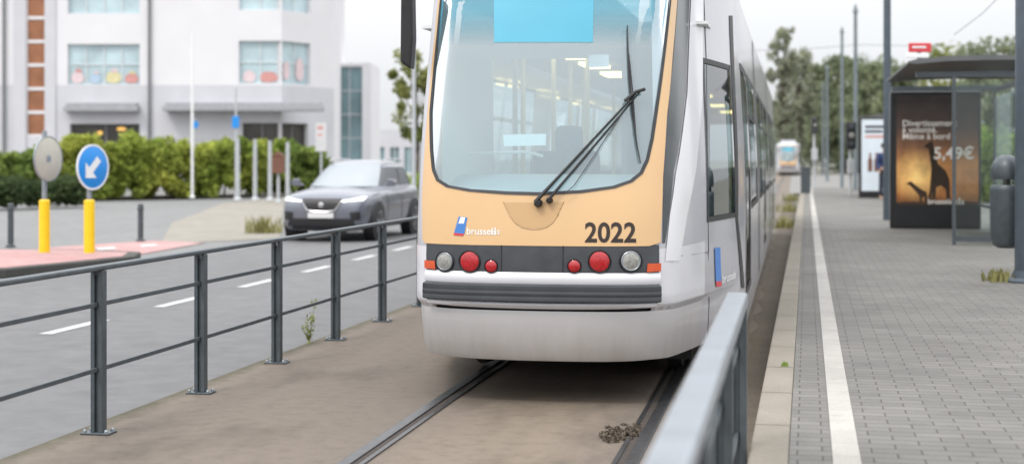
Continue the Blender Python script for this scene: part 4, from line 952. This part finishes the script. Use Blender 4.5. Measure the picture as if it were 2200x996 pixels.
for g_ in gir: flat(pst, 'giraffe_silhouette', g_, M['silhouette'], -.008)
flat(pst, 'ground_silhouette', [(1926,440),(1926,434),(1960,432),(2000,435),(2050,430),(2099,433),(2099,440)], M['silhouette'], -.007)
def ptext(par, body, size, px, py, m, nm, yy=-.01, bold=.0):
    vs, fs = text(body, size, bold, 'LEFT'); mb = MB(); mb.add([(ax(px)+x, yy, az(py)+y) for x, y, _ in vs], fs); mb.build(nm, m, par, recalc=False)
for i, s in enumerate(('Divertissement', 'à volonté.', 'Même à bord')): ptext(pst, s, .155, 1938, 271+i*14, M['posterwhite'], 'headline', bold=.0025)
ptext(pst, '5,49€', .30, 2004, 341, M['posterwhite'], 'price', bold=.006)
ptext(pst, 'brussels', .13, 1992, 437, M['posterwhite'], 'brand_lettering', -.012, .002)
for px, py in ((2052,436),(2052,431),(2059,436),(2059,431),(2059,426),(2066,436),(2066,431)):
    mb = MB(); mb.box(ax(px)-.018, ax(px)+.018, -.0125, -.0115, az(py)-.014, az(py)+.014); mb.build('brand_dot', M['posterwhite'], pst)
dB = 48.6; xB, yB = at(1845, dB); ad2 = thing('advertising_panel', 'smaller far advertising panel with white bottle poster left of the shelter', 'advertising panel', (xB, yB, PZ0))
w2 = 1.45; zb2 = lambda py: zat(py, dB)-PZ0
mb = MB(); mb.box(0, w2, 0, .18, 0, zb2(250)); mb.build('case', M['adblack'], ad2, bevel=.03)
mb = MB(); mb.add([(.09,-.004,zb2(410)),(w2-.09,-.004,zb2(410)),(w2-.09,-.004,zb2(257)),(.09,-.004,zb2(257))], [(0,1,2,3)]); p2 = mb.build('poster', mat('pale_poster', (.56,.62,.68), .3, 0, .05, 3, 0, .3, .5, (.7,.75,.8), .12), ad2)
for a, b, c, d, m in ((.2,.85,275,270,'denim'),(.2,.75,285,280,'denim'),(.2,.8,296,291,'decal_red')):
    mb = MB(); mb.box(a,b,-.012,-.008,zb2(c),zb2(d)); mb.build('headline_bar', M[m], p2)
for cx_ in (.36, .56):
    mb = MB(); mb.prism([(-.07,0),(.07,0),(.07,.36),(.03,.46),(.03,.60),(-.03,.60),(-.03,.46),(-.07,.36)], lambda a, b, c: (cx_+a, c, zb2(368)+b), -.014, -.008); mb.build('bottle_picture', M['terra'], p2)
sh = thing('tram_shelter', 'tram stop shelter with thin dark overhanging roof and glass walls on the platform', 'shelter', (0, 0, PZ0))
prof = [(1.66,2.70),(1.80,2.735),(2.2,2.77),(2.9,2.78),(3.9,2.72)]
pr2 = prof+[(x, z-(.03 if i in (0, len(prof)-1) else .075)) for i, (x, z) in reversed(list(enumerate(prof)))]
mb = MB(); mb.prism(pr2, lambda a, b, c: (a, c, b), 22.6, 27.9); mb.build('roof', M['shelter_roof'], sh, smooth=True)
for q in ((1.78,3.7,28.25,28.37,2.50,2.60),(1.78,3.7,22.75,22.83,2.47,2.55),(3.56,3.64,22.84,28.24,2.47,2.55)):
    mb = MB(); mb.box(*q); mb.build('beam', M['fence'], sh)
for x, y in ((2.32,22.75),(3.6,22.75),(3.6,25.5),(3.6,28.3)):
    mb = MB(); mb.box(x-.025,x+.025,y-.03,y+.03,0,2.468); mb.build('upright', M['fence'], sh, bevel=.008)
mb = MB(); mb.box(2.347,3.573,22.745,22.755,.13,2.4); mb.build('end_pane', M['shelter_glass'], sh)
mb = MB(); mb.box(2.347,3.573,22.73,22.77,.05,.128); mb.build('kick_rail', M['fence'], sh)
for y0, y1 in ((22.80,25.45),(25.55,28.2)):
    mb = MB(); mb.box(3.59,3.61,y0,y1,.15,2.4); mb.build('back_pane', M['shelter_glass'], sh)
mb = MB(); mb.box(3.15,3.5,23.4,27.0,.45,.49); mb.box(3.3,3.36,23.8,23.86,.0,.449); mb.box(3.3,3.36,26.5,26.56,.0,.449); mb.build('bench', M['fence'], sh)
x, y = at(1975, 25.0); ss_ = thing('stop_sign', 'small red and white tram stop sign above the shelter roof', 'sign', (x, y, PZ0+2.78), TH)
zo = PZ0+2.78
mb = MB(); mb.box(-.03,.03,-.02,.02,-.02,.34); mb.build('post', M['fence'], ss_)
mb = MB(); mb.box(-.19,.19,-.05,-.0205,zat(113,25)-zo,zat(93,25)-zo); b = mb.build('red_plate', M['red'], ss_, bevel=.01)
mb = MB(); mb.box(-.13,.10,-.056,-.052,zat(104,25)-zo,zat(100,25)-zo); mb.build('mark', M['white'], b)
mb = MB(); mb.box(-.23,.15,-.05,-.0205,zat(125,25)-zo,zat(115,25)-zo); mb.build('white_plate', M['white'], ss_, bevel=.01)
sh2 = thing('tram_shelter', 'second small shelter roof far along the platform behind the white poster', 'shelter', (0, 0, PZ0))
mb = MB(); mb.prism([(2.4,2.68),(2.8,2.75),(3.6,2.78),(4.6,2.75),(4.6,2.69),(3.6,2.71),(2.8,2.68)], lambda a, b, c: (a, c, b), 50.5, 56); mb.build('roof', M['shelter_roof'], sh2)
for x, y in ((3.2,51),(4.4,51),(4.4,55.5),(3.2,55.5)):
    mb = MB(); mb.box(x-.04,x+.04,y-.04,y+.04,0,2.69); mb.build('upright', M['fence'], sh2)
for px, d, top, r, lab in ((1906,31,-420,.085,'thick grey overhead line mast rising behind the black poster panel'),(1838,60,28,.09,'tall thin mast with pointed top left of the thick mast'),(1809,76,72,.09,'second thin mast along the platform, just left of the pointed one'),(1777,105,150,.10,'short looking far mast between the trees and the platform'),(1768,140,185,.10,'farthest thin mast on the platform side')):
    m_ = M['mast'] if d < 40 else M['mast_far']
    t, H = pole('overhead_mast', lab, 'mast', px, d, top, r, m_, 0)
    mb = MB(); mb.lathe((0,0,H), (0,0,1), [(r*1.2,0),(r*1.2,.08),(r*.3,.35)], 10); mb.build('cap', m_, t)
def wire(lab, pts, r):
    mb = MB(); mb.tube(pts, r, 5); tag(mb.build('overhead_wire', M['mast_far']), lab, 'wire')
xm, ym = at(1838, 60); zw = zat(102, 60)
wire('span wire crossing the sky level above the tram line by the masts', [(xm, ym, zw+.1), (0, ym, zw-.08), (-14, ym, zw+.05)], .012)
wire('span wire running right from the thin mast behind the trees', [(xm, ym, zw+.1), (6, ym, zw), (20, ym, zw+.1)], .012)
wire('contact wire hanging above the track', [(-1.535,33,5.6),(-1.4,60,5.55),(-1.0,100,5.6),(-.6,160,5.6)], .008)
wire('thin wire sloping across the sky at upper right', [(*at(2050,26), zat(75,26)), (*at(2110,25), zat(30,25)), (*at(2180,24), zat(-40,24))], .006)
def tlight(px, d, top, lab, s_):
    x, y = at(px, d); t = thing('traffic_light', lab, 'traffic light', (x, y, .0), TH); zt = zat(top, d)
    mb = MB(); mb.tube([(0,.1,0),(0,.1,zt)], .05, 10); mb.build('post', M['pole_pale'], t, smooth=True)
    mb = MB(); mb.box(-.17*s_,.17*s_,-.1,.1,zt-.95*s_,zt); hd = mb.build('head', M['black'], t, bevel=.03)
    for i in range(3):
        mb = MB(); mb.lathe((0,-.1,zt-(.17+.3*i)*s_), (0,-1,0), [(.1*s_,0),(.1*s_,.03),(.06*s_,.04)], 16); mb.build('lens', M['clear_lamp'] if i == 1 else M['panel'], hd, smooth=True)
    mb = MB(); mb.box(-.12,.12,-.08,.08,zt-1.8,zt-1.3); mb.build('signal_box', M['pole_pale'], t, bevel=.02)
tlight(1750, 62, 252, 'small dark traffic light at the far end of the platform', .7)
tlight(1828, 52, 262, 'dark traffic light left of the white poster panel', 1.0)
x, y = G(1725, 415, .3); cb = thing('control_cabinet', 'dark grey cabinet on the platform edge at the far end', 'cabinet', (x+.1, y, .3))
mb = MB(); mb.box(-.18,.18,-.18,.18,0,.92); mb.build('body', M['fence'], cb, bevel=.02); mb = MB(); mb.box(-.2,.2,-.2,.2,.922,.98); mb.build('lid', M['fence'], cb, bevel=.02)

# ------------------------------------------------------------------ person
def skinned(name, chains, m, parent):
    vs = []; es = []; rs = []
    for start, pts in chains:
        prev = start
        for p, r in pts:
            vs.append(p); rs.append(r)
            if prev is not None: es.append((prev, len(vs)-1))
            prev = len(vs)-1
    me = bpy.data.meshes.new(name); me.from_pydata(vs, es, []); me.materials.append(m)
    o_ = bpy.data.objects.new(name, me); COL.objects.link(o_); o_.parent = parent
    md = o_.modifiers.new('skin', 'SKIN'); md.use_smooth_shade = True
    if not me.skin_vertices:
        bm = bmesh.new(); bm.from_mesh(me); bm.verts.layers.skin.verify(); bm.to_mesh(me); bm.free()
    sv = me.skin_vertices[0].data
    for i, r in enumerate(rs): sv[i].radius = r if hasattr(r, '__len__') else (r, r); sv[i].use_root = (i == 0)
    s2 = o_.modifiers.new('sub', 'SUBSURF'); s2.levels = 2; s2.render_levels = 2
    return o_
px_, py_ = at(1900, 46.3)
pr = thing('person', 'person in navy jacket and dark trousers standing beside the white poster', 'person', (px_, py_, PZ0), R(35))
skinned('body', [(None, [((0,0,.95),(.13,.10)),((0,0,1.15),(.12,.09)),((0,0,1.36),(.15,.10)),((0,-.01,1.48),.055),((0,-.02,1.56),.075),((0,-.03,1.65),.085),((0,-.02,1.72),.06)]),
  (0, [((.09,0,.88),.09),((.10,-.01,.48),.06),((.10,.01,.09),.04),((.10,-.12,.04),.035)]), (0, [((-.09,0,.88),.09),((-.10,.03,.48),.06),((-.11,.06,.09),.04),((-.11,-.07,.04),.035)]),
  (2, [((.19,0,1.40),.055),((.24,.02,1.12),.042),((.24,-.08,.90),.032),((.24,-.11,.82),.03)]), (2, [((-.19,0,1.40),.055),((-.24,.03,1.12),.042),((-.24,-.05,.90),.032),((-.24,-.08,.82),.03)])], M['skin'], pr)
skinned('jacket', [(None, [((0,0,.90),(.17,.13)),((0,0,1.12),(.155,.12)),((0,0,1.36),(.175,.125)),((0,0,1.45),(.09,.08))]),
  (2, [((.20,0,1.40),.075),((.245,.02,1.12),.06),((.24,-.07,.92),.05)]), (2, [((-.20,0,1.40),.075),((-.245,.03,1.12),.06),((-.24,-.045,.92),.05)])], M['navy'], pr)
skinned('trousers', [(None, [((0,0,.93),(.14,.11))]), (0, [((.09,0,.86),.10),((.10,-.01,.48),.075),((.10,.01,.10),.06)]), (0, [((-.09,0,.86),.10),((-.10,.03,.48),.075),((-.11,.06,.10),.06)])], M['denim'], pr)
mb = MB(); mb.lathe((0,-.005,1.635), (0,.25,1), [(.095,0),(.105,.05),(.095,.10),(.06,.135),(.01,.15)], 16); mb.build('hair', M['hair'], pr, smooth=True)

# ------------------------------------------------------------------ world, sun, camera
w = bpy.data.worlds.new('World'); scn.world = w; w.use_nodes = True; nt = w.node_tree; nt.nodes.clear()
wo = N(nt, 'ShaderNodeOutputWorld'); bg = N(nt, 'ShaderNodeBackground'); sky = N(nt, 'ShaderNodeTexSky', sky_type='NISHITA'); sky.sun_disc = False
sky.sun_elevation = R(50); sky.sun_rotation = R(215); sky.dust_density = 5; sky.air_density = 1
tc = N(nt, 'ShaderNodeTexCoord'); sp_ = N(nt, 'ShaderNodeSeparateXYZ'); nt.links.new(tc.outputs['Generated'], sp_.inputs[0])
ma = N(nt, 'ShaderNodeMath', operation='MULTIPLY_ADD'); mx = N(nt, 'ShaderNodeMath', operation='MAXIMUM'); mx.inputs[1].default_value = 0
nt.links.new(sp_.outputs[2], mx.inputs[0]); nt.links.new(mx.outputs[0], ma.inputs[0]); ma.inputs[1].default_value = 2.5; ma.inputs[2].default_value = .93
cl = noise(nt, mapping(nt, tc.outputs['Generated'], (1,1,3)), 2.2, 5, .5); clr = ramp(nt, cl, [(.3,(.90,.93,.965)),(.7,(1.0,1.0,1.0))])
ov = N(nt, 'ShaderNodeVectorMath', operation='SCALE'); nt.links.new(clr, ov.inputs[0]); nt.links.new(ma.outputs[0], ov.inputs['Scale'])
sk = N(nt, 'ShaderNodeVectorMath', operation='SCALE'); nt.links.new(sky.outputs[0], sk.inputs[0]); sk.inputs['Scale'].default_value = .07
mc = mixc(nt, .88, sk.outputs[0], ov.outputs[0]); nt.links.new(mc, bg.inputs[0]); bg.inputs[1].default_value = 1.0; nt.links.new(bg.outputs[0], wo.inputs[0])
sl = bpy.data.lights.new('sun', 'SUN'); sl.energy = 1.4; sl.angle = R(14); sl.color = (1,.96,.90); so = bpy.data.objects.new('sun', sl); COL.objects.link(so)
so.rotation_euler = Vector((.35,.62,-.95)).to_track_quat('-Z', 'Y').to_euler()
cam = bpy.data.cameras.new('camera'); co_ = bpy.data.objects.new('camera', cam); COL.objects.link(co_); scn.camera = co_
co_.location = (0,0,CH); co_.rotation_euler = (R(90), 0, TH); cam.sensor_fit = 'HORIZONTAL'; cam.sensor_width = 36; cam.lens = 36*F/2200; cam.shift_y = -156/2200
cam.clip_start = .05; cam.clip_end = 3000; cam.dof.use_dof = True; cam.dof.focus_distance = 9.5; cam.dof.aperture_fstop = 1.7
scn.view_settings.view_transform = 'Standard'; scn.view_settings.look = 'None'; scn.view_settings.exposure = 0
